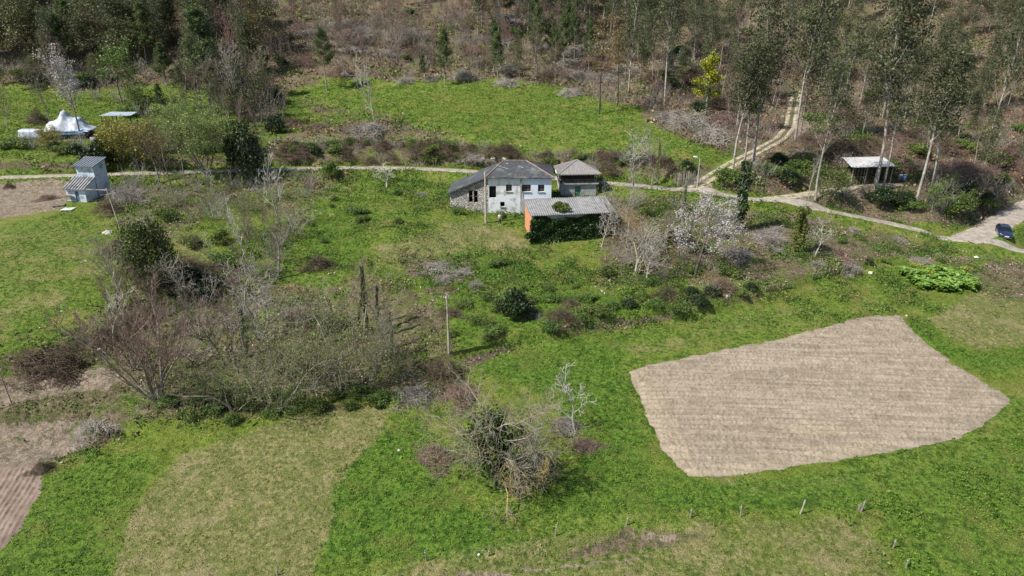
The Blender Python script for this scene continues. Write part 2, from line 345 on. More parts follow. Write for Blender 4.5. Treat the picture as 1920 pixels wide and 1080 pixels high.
def grass_cols(t, ov, kind):
    nf = noise_node(t, 2.6, 5, ov, .7); nff = noise_node(t, 9, 4, ov, .75); n1 = noise_node(t, 1.1, 4, ov, .7); n2 = noise_node(t, .55, 4, ov); n3 = noise_node(t, .25, 5, ov, .65); n7 = noise_node(t, .07, 3, ov)
    M = lambda v, lo, hi, k: mathn(t, 'MULTIPLY', ramp(t, v, lo, hi), k)
    if kind == 'green':
        g = mixc(t, ramp(t, nf, .36, .62), (.040, .085, .011), (.165, .245, .034)); g = mixc(t, M(n1, .5, .62, .65), g, (.20, .24, .048)); g = mixc(t, M(n3, .5, .6, .65), g, (.22, .215, .06))
        g = mixc(t, M(n2, .38, .28, .8), g, (.038, .088, .011)); g = mixc(t, M(n7, .5, .6, .45), g, (.16, .20, .03)); g = mixc(t, M(nff, .6, .75, .5), g, (.27, .26, .12))
    elif kind == 'dark':
        g = mixc(t, ramp(t, nf, .35, .62), (.032, .08, .010), (.125, .225, .027)); g = mixc(t, M(n1, .52, .64, .6), g, (.15, .215, .035)); g = mixc(t, M(n3, .52, .64, .6), g, (.14, .18, .035)); g = mixc(t, M(n2, .4, .3, .7), g, (.028, .07, .012))
    else:
        g = mixc(t, ramp(t, nf, .33, .66), (.095, .12, .03), (.31, .275, .12)); g = mixc(t, M(n1, .45, .6, .7), g, (.14, .17, .042)); g = mixc(t, M(n3, .53, .63, .6), g, (.31, .26, .14)); g = mixc(t, M(n2, .40, .3, .7), g, (.085, .125, .025))
    return g
def grass_mat(name, kind, island=.35, trans=.2):
    m, t, b = base(name, .8, .2); tc = N(t, 'ShaderNodeTexCoord'); c = grass_cols(t, tc.outputs['Object'], kind)
    g = N(t, 'ShaderNodeNewGeometry'); k = mathn(t, 'ADD', mathn(t, 'MULTIPLY', g.outputs['Random Per Island'], 2 * island), 1 - island); h = N(t, 'ShaderNodeHueSaturation'); t.links.new(k, h.inputs['Value']); t.links.new(c, h.inputs['Color']); c = h.outputs[0]
    t.links.new(c, b.inputs['Base Color']); tr = N(t, 'ShaderNodeBsdfTranslucent'); t.links.new(c, tr.inputs[0]); mx = N(t, 'ShaderNodeMixShader'); mx.inputs[0].default_value = trans
    t.links.new(b.outputs[0], mx.inputs[1]); t.links.new(tr.outputs[0], mx.inputs[2]); t.links.new(mx.outputs[0], t.nodes['Material Output'].inputs[0]); return m
green = grass_cols(t, ov, 'green'); dark = grass_cols(t, ov, 'dark')
c = mixc(t, masked(sepb.outputs[1], .5, .35, .75), green, dark)
dry = grass_cols(t, ov, 'dry')
c = mixc(t, masked(sepa.outputs[0], .55, .32, .72), c, dry)
lit = mixc(t, ramp(t, nf, .35, .65), (.08, .057, .038), (.245, .18, .13)); lit = mixc(t, mathn(t, 'MULTIPLY', ramp(t, n1, .48, .6), .7), lit, (.11, .13, .04)); lit = mixc(t, mathn(t, 'MULTIPLY', ramp(t, nff, .52, .72), .75), lit, (.36, .295, .23))
lit = mixc(t, mathn(t, 'MULTIPLY', ramp(t, n3, .54, .66), .7), lit, (.085, .125, .028))
c = mixc(t, masked(sepa.outputs[1], .7, .4, .62), c, lit)
soil = mixc(t, ramp(t, nf, .35, .65), (.19, .145, .105), (.35, .285, .22)); soil = mixc(t, mathn(t, 'MULTIPLY', ramp(t, n1, .53, .62), .7), soil, (.10, .125, .04))
c = mixc(t, masked(sepa.outputs[2], .5, .4, .6), c, soil)
c = mixc(t, 1.0, c, mixc(t, ramp(t, nff, .3, .72), (.62, .62, .62), (1.3, 1.3, 1.3)), 'MULTIPLY')
t.links.new(c, b.inputs['Base Color'])
bp = N(t, 'ShaderNodeBump'); bp.inputs['Strength'].default_value = .9; bp.inputs['Distance'].default_value = .3
t.links.new(mathn(t, 'ADD', nf, mathn(t, 'MULTIPLY', nff, .6)), bp.inputs['Height']); t.links.new(bp.outputs[0], b.inputs['Normal'])
me = npmesh('ground', np.stack([GX, GY, GZ], -1).reshape(-1, 3), F, gm, True)
def put_attr(me, name, r, g, bb):
    a = me.color_attributes.new(name, 'FLOAT_COLOR', 'POINT'); a.data.foreach_set('color', np.stack([r, g, bb, np.ones_like(r)], -1).astype(np.float32).ravel())
put_attr(me, 'mask_a', DRY, LIT, SOIL); put_attr(me, 'mask_b', np.maximum(DRY, LIT), DARK, SOIL)
tag(link('ground', me), kind='structure')
# roads
road_m = mat('road_gravel', (.26, .23, .195), (.36, .325, .28), 1.2, .95, .1, bump=.5, bscale=14, c3=(.24, .20, .16), s3=.8)
track_m = mat('track_dirt', (.28, .245, .175), (.42, .37, .29), 1.5, .95, .1, bump=.6, bscale=10, c3=(.17, .17, .08), s3=1.2)
def strip(name, P, w, mt, off=0.0, nx=9, seed=0, lift=.012):
    T = np.gradient(P[:, :2], axis=0); T /= np.linalg.norm(T, axis=1)[:, None] + 1e-9; Nn = np.stack([-T[:, 1], T[:, 0]], 1)
    s = np.arange(len(P)) * .5; V = []
    for k in range(nx):
        q = k / (nx - 1) * 2 - 1
        ww = w * (1 + .16 * vnoise(s, s * 0 + (k > nx // 2) * 50, .5, seed) + .08 * vnoise(s, s * 0 + (k > nx // 2) * 50, 1.7, seed + 3))
        x = P[:, 0] + Nn[:, 0] * (off + q * ww); y = P[:, 1] + Nn[:, 1] * (off + q * ww)
        z = lookup(SM, x, y) + lift + .05 * (1 - q * q) * (w > 1) + .02 * vnoise(x, y, 1.2, 3) - .10 * (abs(q) > .99)
        V.append(np.stack([x, y, z], 1))
    V = np.stack(V, 1); n, m = V.shape[:2]; ix = np.arange(n * m).reshape(n, m)
    Fq = np.stack([ix[:-1, :-1], ix[1:, :-1], ix[1:, 1:], ix[:-1, 1:]], -1).reshape(-1, 4)
    return V.reshape(-1, 3), Fq
V, Fq = strip('road', PW[0], PWID[0], road_m); tag(link('road', npmesh('road', V, Fq[:, ::-1], road_m, True)), kind='structure')
V, Fq = strip('road', PW[1], PWID[1], road_m, seed=5, lift=.03); tag(link('side_road', npmesh('side_road', V, Fq[:, ::-1], road_m, True)), kind='structure')
vs = []; fs = []; n0 = 0
for off in (-.75, .75):
    V, Fq = strip('t', PW[2], .42, track_m, off, 5, 9 + int(off * 4), .05); vs.append(V); fs.append(Fq + n0); n0 += len(V)
tag(link('dirt_track', npmesh('dirt_track', np.vstack(vs), np.vstack(fs)[:, ::-1], track_m, True)), kind='structure')
V, Fq = strip('t', PW[3], 1.2, track_m, 0, 7, 31); tag(link('shed_drive', npmesh('shed_drive', V, Fq[:, ::-1], track_m, True)), kind='structure')
# ploughed fields
def plough(name, poly, ang, sx, sy, amp, spacing, mt, seed, straw=None):
    W3 = np.array([hit(SM, *q) for q in poly]); x0, y0 = W3[:, :2].min(0) - 1; x1, y1 = W3[:, :2].max(0) + 1
    xs = np.arange(x0, x1, sx); ys = np.arange(y0, y1, sy); X, Y = np.meshgrid(xs, ys)
    sd = polysd(X, Y, W3[:, :2]) + .6 * fbm(X, Y, .8, 5, seed)
    ca_, sa_ = math.cos(R(ang)), math.sin(R(ang)); U = X * ca_ + Y * sa_; Vv = -X * sa_ + Y * ca_ + .22 * fbm(X, Y, .16, 2, seed + 1)
    row = np.floor(Vv / spacing); ph = Vv / spacing - row
    rowamp = 1 + .35 * vnoise(row * 3.7, U * .15, 1, seed + 2)
    prof = np.where(ph < .45, ph / .45, (1 - ph) / .55)
    prof = np.sqrt(np.clip(prof, 0, 1)) * .5 + .5 * prof * prof * (3 - 2 * prof)
    crest = np.clip(1 - np.abs(ph - .45) / .22, 0, 1)
    clod = .95 * crest * np.maximum(0, vnoise(U, row * 5.3, 2.9, seed + 4) + .25 * vnoise(U, row * 3.1, 6.1, seed + 5)) ** .8 + .5 * np.maximum(-.1, vnoise(U * 1.2, Vv, 4.2, seed + 6)) ** 1 * (.4 + .6 * (ph > .2)) + .28 * vnoise(U, Vv, 8.5, seed + 8)
    edge = smooth(0, .9, sd)
    Z = lookup(SM, X, Y) - .1 + edge * (.05 + amp * prof * rowamp + (.15 if amp > .1 else .06) * clod) + .03 * fbm(X, Y, .4, 2, 2)
    n, m = X.shape; ix = np.arange(n * m).reshape(n, m); ok = sd > 0
    q = np.stack([ix[:-1, :-1], ix[:-1, 1:], ix[1:, 1:], ix[1:, :-1]], -1)
    keep = ok[:-1, :-1] & ok[1:, 1:] & ok[:-1, 1:] & ok[1:, :-1]; Fq = q[keep]
    used = np.unique(Fq); remap = np.zeros(n * m, int); remap[used] = np.arange(len(used))
    me = npmesh(name, np.stack([X, Y, Z], -1).reshape(-1, 3)[used], remap[Fq], mt, False)
    if straw:
        px, py = proj(X, Y, Z); g = np.zeros(X.shape)
        for q in straw: g = np.maximum(g, smooth(-9, 9, polysd(px, py, q)))
        g = g.reshape(-1)[used]; put_attr(me, 'straw', g, g, g)
    return tag(link(name, me), kind='structure')
pl_m = mat('plough_soil', (.215, .178, .135), (.285, .24, .186), .9, 1, .05, bump=.7, bscale=7, lohi=(.3, .7))
pl2_m = mat('plough_soil_pink', (.165, .125, .098), (.235, .182, .145), 1.0, 1, .05, bump=.5, bscale=9)
t = pl_m.node_tree; bb = t.nodes['Principled BSDF']; cc = bb.inputs['Base Color'].links[0].from_socket; an = N(t, 'ShaderNodeAttribute', attribute_name='straw'); tcn = N(t, 'ShaderNodeTexCoord')
mpn = N(t, 'ShaderNodeMapping'); mpn.inputs['Scale'].default_value = (.1, 2.6, 1); mpn.inputs['Rotation'].default_value = (0, 0, R(2.2)); t.links.new(tcn.outputs['Object'], mpn.inputs[0])
cc = mixc(t, 1.0, cc, mixc(t, ramp(t, noise_node(t, 1.0, 3, mpn.outputs[0], .7), .38, .62), (.84, .83, .82), (1.1, 1.1, 1.09)), 'MULTIPLY')  # darker and paler streaks along the rows paint in furrow shading
fac = mathn(t, 'MULTIPLY', an.outputs['Fac'], ramp(t, noise_node(t, 3.5, 4, tcn.outputs['Object'], .7), .42, .6)); t.links.new(mixc(t, mathn(t, 'MULTIPLY', fac, .5), cc, (.37, .31, .205)), bb.inputs['Base Color'])
plough('ploughed_field', FIELD, -2.2, .07, .055, .11, .70, pl_m, 41, [[(1170,690),(1215,690),(1250,760),(1290,840),(1330,900),(1280,905),(1230,840)],[(1290,870),(1400,868),(1560,835),(1680,825),(1690,840),(1560,862),(1400,882),(1290,890)],[(1470,795),(1560,790),(1600,815),(1500,820)]])
q1 = hit(SM, 0, 1037); q2 = hit(SM, 92, 862)
plough('small_ploughed_field', FIELD2, math.degrees(math.atan2(q2[1] - q1[1], q2[0] - q1[0])), .06, .06, .06, .4, pl2_m, 61)
# ================================================================== PLANT BUILDING BLOCKS
def tubes(segs, n=3):
    S = np.array(segs, float); p0, p1 = S[:, 0:3], S[:, 3:6]; d = p1 - p0; d /= np.linalg.norm(d, axis=1)[:, None] + 1e-9
    ref = np.where(np.abs(d[:, 2:3]) > .9, [[1., 0, 0]], [[0, 0, 1.]]); u = np.cross(d, ref); u /= np.linalg.norm(u, axis=1)[:, None] + 1e-9; v = np.cross(d, u)
    V = np.zeros((len(S), 2, n, 3))
    for k in range(n):
        a = 2 * math.pi * k / n; o = u * math.cos(a) + v * math.sin(a)
        V[:, 0, k] = p0 + o * S[:, 6:7]; V[:, 1, k] = p1 + o * S[:, 7:8]
    bs = (np.arange(len(S)) * 2 * n)[:, None]; Fs = [np.concatenate([bs + k, bs + (k + 1) % n, bs + n + (k + 1) % n, bs + n + k], 1) for k in range(n)]
    return V.reshape(-1, 3), np.concatenate(Fs)
def grow(rng, H, r0, clear=.3, kids=(10, 6, 5), lens=(.45, .5, .5), ang=(50, 45, 40), trop=(.1, .05, .03), wob=.12, stems=1, lean=0, minr=.008, taper=.85, dirup=None):
    """returns segments tagged with level, and tip points"""
    segs = []; tips = []
    def rv(): return Vector((rng.gauss(0, 1), rng.gauss(0, 1), rng.gauss(0, 1)))
    def br(p, d, L, r, lv):
        ns = (7, 4, 3, 2)[min(lv, 3)]; pts = [p]; rr = [r]; dd = d.copy()
        for i in range(ns):
            tr = trop[lv - 1] if lv > 0 else 0.02
            dd = (dd + rv() * wob + Vector((0, 0, 1)) * tr * 2).normalized(); pts.append(pts[-1] + dd * (L / ns)); rr.append(max(minr, r * (1 - taper * (i + 1) / ns)))
        for i in range(ns): segs.append((*pts[i], *pts[i + 1], rr[i], rr[i + 1], lv))
        if lv >= len(kids): tips.append(pts[-1]); return
        tips_here = lv == len(kids) - 1
        n = kids[lv]; c0 = clear if lv == 0 else .15
        az0 = rng.random() * 6.28
        for k in range(n):
            f = c0 + (1 - c0) * ((k + rng.random() * .8) / n); f = min(f, .98); x = f * ns; i = min(int(x), ns - 1); q = pts[i].lerp(pts[i + 1], x - i)
            base_d = (pts[i + 1] - pts[i]).normalized(); a = R(ang[lv] * (.7 + .6 * rng.random())); az = az0 + k * 2.4 + rng.gauss(0, .4)
            u = base_d.cross(Vector((.3, .1, 1)) if abs(base_d.z) < .9 else Vector((1, 0, 0))).normalized(); w = base_d.cross(u)
            nd = base_d * math.cos(a) + (u * math.cos(az) + w * math.sin(az)) * math.sin(a)
            Lk = L * lens[lv] * (1.15 - .55 * f if lv == 0 else 1 - .4 * f) * (.75 + .5 * rng.random())
            br(q, nd, Lk, max(minr, (rr[i] * (1 - x + i) + rr[i + 1] * (x - i)) * .55), lv + 1)
        tips.append(pts[-1])
    for s in range(stems):
        a = s * 2.4 + rng.random(); l = lean if stems > 1 else lean * .3
        d = Vector((math.cos(a) * l, math.sin(a) * l, 1)).normalized()
        br(Vector((math.cos(a), math.sin(a), 0)) * (.12 * (stems > 1)) + Vector((0, 0, -.3)), d, (H + .3) * (1 if s == 0 else .75 + .25 * rng.random()), r0 * (1 if s == 0 else .7), 0)
    return segs, tips
def quads(nr, C, size, aspect=1.6, updir=0.0, droop=0.0):
    """leaf quads centred on C (n,3), random orientation"""
    n = len(C); a = nr.normal(size=(n, 3)); a[:, 2] = a[:, 2] * (1 - .5 * droop) - droop; a /= np.linalg.norm(a, axis=1)[:, None]
    b_ = nr.normal(size=(n, 3)); b_[:, 2] *= 1 - updir; b_ -= (a * b_).sum(1)[:, None] * a; b_ /= np.linalg.norm(b_, axis=1)[:, None] + 1e-9
    s = (size * (.6 + .8 * nr.random(n)))[:, None]; A = a * s * .5; B = b_ * s * .5 / aspect
    V = np.stack([C - A * .7 - B, C - A * .2 + B * -1.1 + A * .6, C + A, C - A * .3 + B], 1)
    return V.reshape(-1, 3), np.arange(4 * n).reshape(n, 4)
def cloud(nr, centers, per, rad, flat=1.0):
    c = np.repeat(np.array(centers, float), per, axis=0); o = nr.normal(size=c.shape) * rad; o[:, 2] *= flat
    return c + o
PROTO = {}
def proto(kind, H, trunk, crown, extra=None):
    PROTO.setdefault(kind, []).append((H, trunk, crown, extra))
bark_grey = mat('bark_grey', (.17, .15, .125), (.30, .275, .24), 3, .9, .2, objr=.2)
bark_dark = mat('bark_dark', (.06, .05, .04), (.12, .10, .08), 3, .9, .2, objr=.2)
bark_pale = mat('bark_pale', (.22, .20, .17), (.40, .365, .32), 2, .85, .2, objr=.15)
bark_lich = mat('bark_lichen', (.24, .22, .16), (.34, .31, .25), 1.2, .9, .2, c3=(.36, .27, .10), s3=.4)
twig_brown = mat('twig_brown', (.15, .115, .09), (.25, .195, .155), .8, .9, .15, objr=.22)
twig_red = mat('twig_reddish', (.17, .115, .09), (.27, .19, .16), .8, .9, .15, objr=.15)
twig_grey = mat('twig_grey', (.23, .205, .18), (.38, .35, .31), .8, .9, .15, objr=.15)
twig_olive = mat('twig_olive', (.15, .15, .085), (.24, .23, .14), .8, .9, .15, objr=.15)
twig_orange = mat('twig_orange', (.22, .16, .08), (.34, .23, .09), .8, .9, .15, objr=.1)
leaf_euc = mat('leaf_eucalyptus', (.05, .066, .028), (.125, .138, .058), .6, .6, .4, island=.35, objr=.25, trans=.25)
leaf_pine = mat('leaf_pine', (.05, .08, .025), (.12, .155, .05), .8, .7, .3, island=.45, objr=.15, trans=.15)
leaf_ivy = mat('leaf_ivy', (.025, .055, .012), (.06, .10, .022), .9, .5, .4, island=.55, objr=.15, trans=.15)
leaf_ivyy = mat('leaf_ivy_yellow', (.08, .11, .02), (.15, .17, .03), .9, .5, .4, island=.45, trans=.2)
leaf_bright = mat('leaf_yellow_green', (.22, .26, .02), (.42, .42, .035), .7, .6, .4, island=.4, trans=.3)
leaf_green = mat('leaf_green', (.065, .115, .02), (.15, .205, .045), .8, .6, .4, island=.45, objr=.15, trans=.25)
leaf_willow = mat('leaf_willow', (.14, .18, .05), (.24, .28, .085), .5, .6, .4, island=.35, objr=.12, trans=.3)
leaf_dark = mat('leaf_evergreen', (.018, .034, .010), (.05, .08, .02), .9, .5, .4, island=.55, objr=.1, trans=.1)
leaf_brown = mat('leaf_brown', (.10, .075, .03), (.19, .135, .05), .8, .8, .2, island=.4, objr=.15, trans=.2)
leaf_wil2 = 0
leaf_blue = mat('leaf_blue_grey', (.10, .13, .12), (.19, .23, .215), .8, .6, .3, island=.4, trans=.2)
blossom_m = mat('blossom', (.36, .325, .315), (.54, .50, .485), .8, .8, .2, island=.2, trans=.3)
TC = dict(white_bare=(bark_pale, mat('twig_white', (.36, .335, .30), (.52, .49, .45), .8, .9, .15)), far_bare=(bark_grey, twig_brown), far_red=(bark_grey, twig_red), bare=(bark_grey, twig_brown), bare_red=(bark_grey, twig_red), bare_pale=(bark_pale, twig_grey), bare_olive=(bark_grey, twig_olive), lichen=(bark_lich, twig_grey), orange=(bark_lich, twig_orange))
def wood(name, A, na, ma, B, nb, mb_):
    """trunk, limbs and twigs in one mesh with two materials"""
    VA, FA = tubes(A, na)
    if not B: return npmesh(name, VA, FA, ma)
    VB, FB = tubes(B, nb); me = npmesh(name, np.vstack([VA, VB]), np.concatenate([FA, FB + len(VA)]), ma); me.materials.append(mb_)
    me.polygons.foreach_set('material_index', np.r_[np.zeros(len(FA), np.int32), np.ones(len(FB), np.int32)]); return me
def split_mesh(kind, segs, tm, cm, lv_trunk=1, H=1):
    A = [s[:8] for s in segs if s[8] < lv_trunk]; B = [s[:8] for s in segs if s[8] >= lv_trunk]
    V, Fq = tubes(A, 7); mt = npmesh(kind + '_trunk', V, Fq, tm, True)
    V, Fq = tubes([s for s in B], 3); mc = npmesh(kind + '_crown', V, Fq, cm)
    return mt, mc
def merge(*parts):
    vs = []; fs = []; n = 0
    for V, Fq in parts: vs.append(V); fs.append(np.asarray(Fq) + n); n += len(V)
    return np.vstack(vs), np.vstack(fs)
# bare deciduous trees of several habits
for kind, seeds, kw in [
  ('bare', (1, 2, 3, 4), dict(H=8, r0=.13, clear=.3, kids=(12, 6, 5), lens=(.42, .5, .5), ang=(42, 40, 40), trop=(.10, .06, .04), minr=.012)),
  ('bare_pale', (5, 6, 7), dict(H=7, r0=.12, clear=.3, kids=(11, 6, 4), lens=(.45, .5, .5), ang=(48, 42, 40), trop=(.12, .06, .03), minr=.012)),
  ('bare_red', (8, 9), dict(H=8, r0=.10, clear=.2, kids=(7, 5, 4), lens=(.4, .5, .55), ang=(25, 30, 35), trop=(.12, .08, .05), stems=8, lean=.42, minr=.013)),
  ('bare_olive', (10, 11, 12), dict(H=7, r0=.10, clear=.2, kids=(8, 6, 6), lens=(.5, .5, .5), ang=(50, 48, 45), trop=(.04, .03, .02), stems=4, lean=.45, wob=.2, minr=.01)),
  ('lichen', (13, 14), dict(H=6, r0=.12, clear=.15, kids=(7, 5, 4), lens=(.55, .55, .5), ang=(50, 48, 45), trop=(.04, .04, .03), stems=4, lean=.5, wob=.22, minr=.014)),
  ('orange', (15,), dict(H=5.5, r0=.10, clear=.2, kids=(7, 5, 5), lens=(.5, .5, .5), ang=(45, 45, 45), trop=(.06, .04, .03), stems=4, lean=.45, wob=.2, minr=.012)),
  ('sapling', (16, 17, 18), dict(H=9, r0=.06, clear=.25, kids=(12, 4), lens=(.22, .45), ang=(35, 40), trop=(.10, .06), stems=1, wob=.06, minr=.02)),
  ('white_bare', (26, 27, 28), dict(H=7, r0=.14, clear=.25, kids=(9, 6, 3), lens=(.5, .5, .5), ang=(48, 42, 40), trop=(.10, .06, .03), minr=.021, wob=.15)),
  ('far_bare', (21, 22, 23), dict(H=10, r0=.13, clear=.25, kids=(16, 6, 3), lens=(.32, .5, .5), ang=(36, 38, 40), trop=(.12, .08, .05), minr=.022, wob=.08)),
  ('far_red', (24, 25), dict(H=9, r0=.10, clear=.2, kids=(14, 6, 3), lens=(.34, .5, .55), ang=(32, 34, 35), trop=(.14, .08, .05), minr=.024, wob=.08)),
  ('stems', (19, 20), dict(H=4, r0=.05, clear=.1, kids=(6, 4), lens=(.35, .5), ang=(35, 40), trop=(.08, .04), stems=9, lean=.5, wob=.12, minr=.011))]:
    for sd_ in seeds:
        rng = random.Random(sd_); segs, tips = grow(rng, **kw); m1, m2 = TC.get(kind, (bark_grey, twig_brown))
        if kind == 'stems': m1, m2 = bark_grey, twig_grey
        proto(kind, kw['H'], *split_mesh(kind, segs, m1, m2))
# leafy trees built on the same skeletons
def leafy(kind, sd_, kw, tm, cm, lm, per, rad, size, aspect=1.6, droop=0, flat=.8, lvt=2, sub=1.0, tmat_twig=None):
    rng = random.Random(sd_); nr = np.random.default_rng(sd_); segs, tips = grow(rng, **kw)
    T = [tuple(q) for q in tips if rng.random() < sub]
    mc = npmesh(kind + '_crown', *quads(nr, cloud(nr, T, per, rad, flat), np.full(len(T) * per, size), aspect, droop=droop), lm)
    mt = wood(kind + '_trunk', [s[:8] for s in segs if s[8] < lvt], 5, tm, [s[:8] for s in segs if s[8] >= lvt], 3, tmat_twig or cm)
    proto(kind, kw['H'], mt, mc)
for s_ in (30, 31, 32, 33):
    leafy('eucalyptus', s_, dict(H=18, r0=.17, clear=.30 + .07 * (s_ % 3), kids=(15, 6), lens=(.24, .5), ang=(38, 45), trop=(.12, .05), wob=.035), bark_pale, bark_grey, leaf_euc, 34, .4, .28, 2.0, droop=.6)
for s_ in (34, 35, 36):
    leafy('slim_eucalyptus', s_, dict(H=14, r0=.12, clear=.16, kids=(20, 5), lens=(.19, .5), ang=(45, 45), trop=(.10, .05), wob=.03), bark_grey, bark_grey, leaf_euc, 30, .45, .27, 2.0, droop=.5)
leafy('dark_broad', 45, dict(H=9, r0=.14, clear=.15, kids=(15, 6), lens=(.34, .5), ang=(48, 42), trop=(.08, .04)), bark_dark, bark_dark, mat('leaf_olive_dark', (.055, .066, .026), (.135, .14, .055), .7, .6, .4, island=.5, objr=.3, trans=.25), 30, .5, .24, 1.6)
leafy('brown_tree', 37, dict(H=14, r0=.15, clear=.35, kids=(18, 5), lens=(.24, .5), ang=(48, 42), trop=(.1, .05), wob=.06), bark_dark, twig_brown, leaf_brown, 12, .4, .25, 1.5)
leafy('broadleaf', 38, dict(H=8, r0=.14, clear=.22, kids=(12, 5), lens=(.42, .5), ang=(48, 42), trop=(.08, .04)), bark_grey, twig_brown, leaf_green, 26, .4, .26, 1.5)
leafy('broadleaf', 39, dict(H=6, r0=.10, clear=.15, kids=(12, 5), lens=(.45, .5), ang=(50, 42), trop=(.06, .04), stems=2, lean=.3), bark_grey, twig_brown, leaf_green, 20, .38, .24, 1.5)
for s_ in (40, 46): leafy('olive_tree', s_, dict(H=7, r0=.10, clear=.2, kids=(8, 6, 5), lens=(.5, .5, .5), ang=(50, 48, 45), trop=(.05, .03, .03), stems=4, lean=.45, wob=.2, minr=.01), bark_grey, twig_olive, leaf_willow, 2, .2, .11, 1.6)
leafy('willow', 41, dict(H=8.5, r0=.13, clear=.2, kids=(10, 7, 5), lens=(.45, .5, .45), ang=(44, 45, 42), trop=(.10, .05, .04), stems=5, lean=.5), bark_grey, twig_olive, leaf_willow, 9, .22, .15, 1.6)
leafy('blossom', 42, dict(H=7, r0=.16, clear=.22, kids=(11, 7, 4), lens=(.55, .5, .45), ang=(55, 45, 40), trop=(.06, .04, .03)), bark_dark, twig_grey, blossom_m, 14, .22, .115, 1.1)
leafy('blossom_tall', 43, dict(H=8, r0=.12, clear=.3, kids=(13, 6, 3), lens=(.4, .45, .45), ang=(38, 35, 35), trop=(.14, .08, .03)), bark_grey, twig_grey, blossom_m, 6, .2, .14, 1.1)
leafy('yellow_bush', 44, dict(H=5, r0=.10, clear=.15, kids=(8, 6, 4), lens=(.5, .5, .5), ang=(45, 42, 40), trop=(.05, .04, .03), stems=4, lean=.5), bark_grey, twig_olive, mat('leaf_yellow', (.20, .19, .045), (.30, .27, .06), .8, .7, .3, island=.35, trans=.2), 6, .2, .16, 1.5)
def pine(sd_, H, droopy=0):
    rng = random.Random(sd_); nr = np.random.default_rng(sd_); S = []; B = []; C = []; px, py = 0, 0; n = 8; pts = [(0, 0, -.3)]
    for i in range(1, n + 1): px += rng.gauss(0, .05); py += rng.gauss(0, .05); pts.append((px, py, H * i / n))
    for i in range(n): S.append((*pts[i], *pts[i + 1], .16 * (1 - i / n * .9) * H / 12, .16 * (1 - (i + 1) / n * .9) * H / 12))
    z = H * (.3 + .12 * rng.random())
    while z < H * .98:
        f = z / H; k = int(f * n); q = np.array(pts[min(k, n)]); q[2] = z
        nb = rng.randint(3, 5); L0 = H * .27 * (1 - f) ** .75 * (.8 + .4 * rng.random()) + .3
        for b_ in range(nb):
            a = rng.random() * 6.28; L = L0 * (.7 + .5 * rng.random()); p = q.copy(); m = 5; dz = .12 + .5 * f
            for j in range(m):
                d = np.array([math.cos(a), math.sin(a), dz + j * .10]); d /= np.linalg.norm(d); p2 = p + d * L / m; B.append((*p, *p2, .045 * (1 - j / m) + .01, .045 * (1 - (j + 1) / m) + .01))
                if j >= 1:
                    C += [p2 + nr.normal(size=3) * .14 for _ in range(3)]
                    for sgn in (-1, 1):
                        e = np.array([-math.sin(a), math.cos(a), .3]) * sgn * L * .26 * (1.1 - j / m); B.append((*p2, *(p2 + e), .016, .01)); C += [p2 + e * r_ + nr.normal(size=3) * .12 for r_ in (.6, 1, 1)]
                p = p2
        z += H * .055 * (.8 + .4 * rng.random())
    C += [np.array([px, py, H]) + nr.normal(size=3) * .12 for _ in range(10)]
    C = np.repeat(np.array(C), 4, 0) + nr.normal(size=(len(C) * 4, 3)) * .16
    proto('pine', H, npmesh('pine_trunk', *merge(tubes(S, 7), (lambda v, f: (v, f))(*tubes(B, 7))), bark_grey, True), npmesh('pine_crown', *quads(nr, C, np.full(len(C), .30), 3.4), leaf_pine))
for s_, h_ in ((50, 12), (51, 12), (52, 11)): pine(s_, h_)
def lumpy(nr, n, rx, ry, rz, lumps=9, shell=.55, zc=1.0, bottom=-.6):
    """points inside a lumpy body, denser towards its surface"""
    L = nr.normal(size=(lumps, 3)); L /= np.linalg.norm(L, axis=1)[:, None]; L[:, 2] = np.abs(L[:, 2]) * 1.1 - .35; rad = .25 + .22 * nr.random(lumps)
    L = L * (.45 + .38 * nr.random((lumps, 1))); k = nr.integers(0, lumps, n); d = nr.normal(size=(n, 3)); d /= np.linalg.norm(d, axis=1)[:, None]
    r = (shell + (1 - shell) * nr.random(n) ** .5) * rad[k] * (1 + .12 * nr.normal(size=n)); p = L[k] + d * r[:, None]; p = p[p[:, 2] > bottom]
    return p * [rx, ry, rz] + [0, 0, zc * rz]
def bush(kind, sd_, rx, ry, rz, n, size, lm, aspect=1.5, lumps=10):
    nr = np.random.default_rng(sd_); rng = random.Random(sd_); p = lumpy(nr, n, rx, ry, rz, lumps, zc=.62)
    segs, _ = grow(rng, rz * 1.15, .06, clear=.1, kids=(5, 3), lens=(.45, .5), stems=5, lean=.7)
    proto(kind, rz * 1.5, npmesh(kind + '_stems', *tubes([s[:8] for s in segs], 4), bark_dark), npmesh(kind + '_foliage', *quads(nr, p, np.full(len(p), size), aspect), lm))
bush('bush', 60, 1.6, 1.5, 1.3, 2600, .16, leaf_green, lumps=14); bush('bush', 61, 1.9, 1.4, 1.1, 2600, .16, leaf_green, lumps=14)
bush('dark_bush', 62, 1.5, 1.5, 1.4, 3400, .16, leaf_dark, lumps=16); bush('evergreen', 63, 2.7, 2.6, 3.6, 8500, .22, leaf_dark, lumps=34)
bush('ivy_crown', 64, 3.0, 2.8, 3.3, 10000, .17, mat('leaf_ivy_mid', (.035, .055, .014), (.10, .125, .03), .7, .6, .4, island=.5, trans=.15), lumps=38)
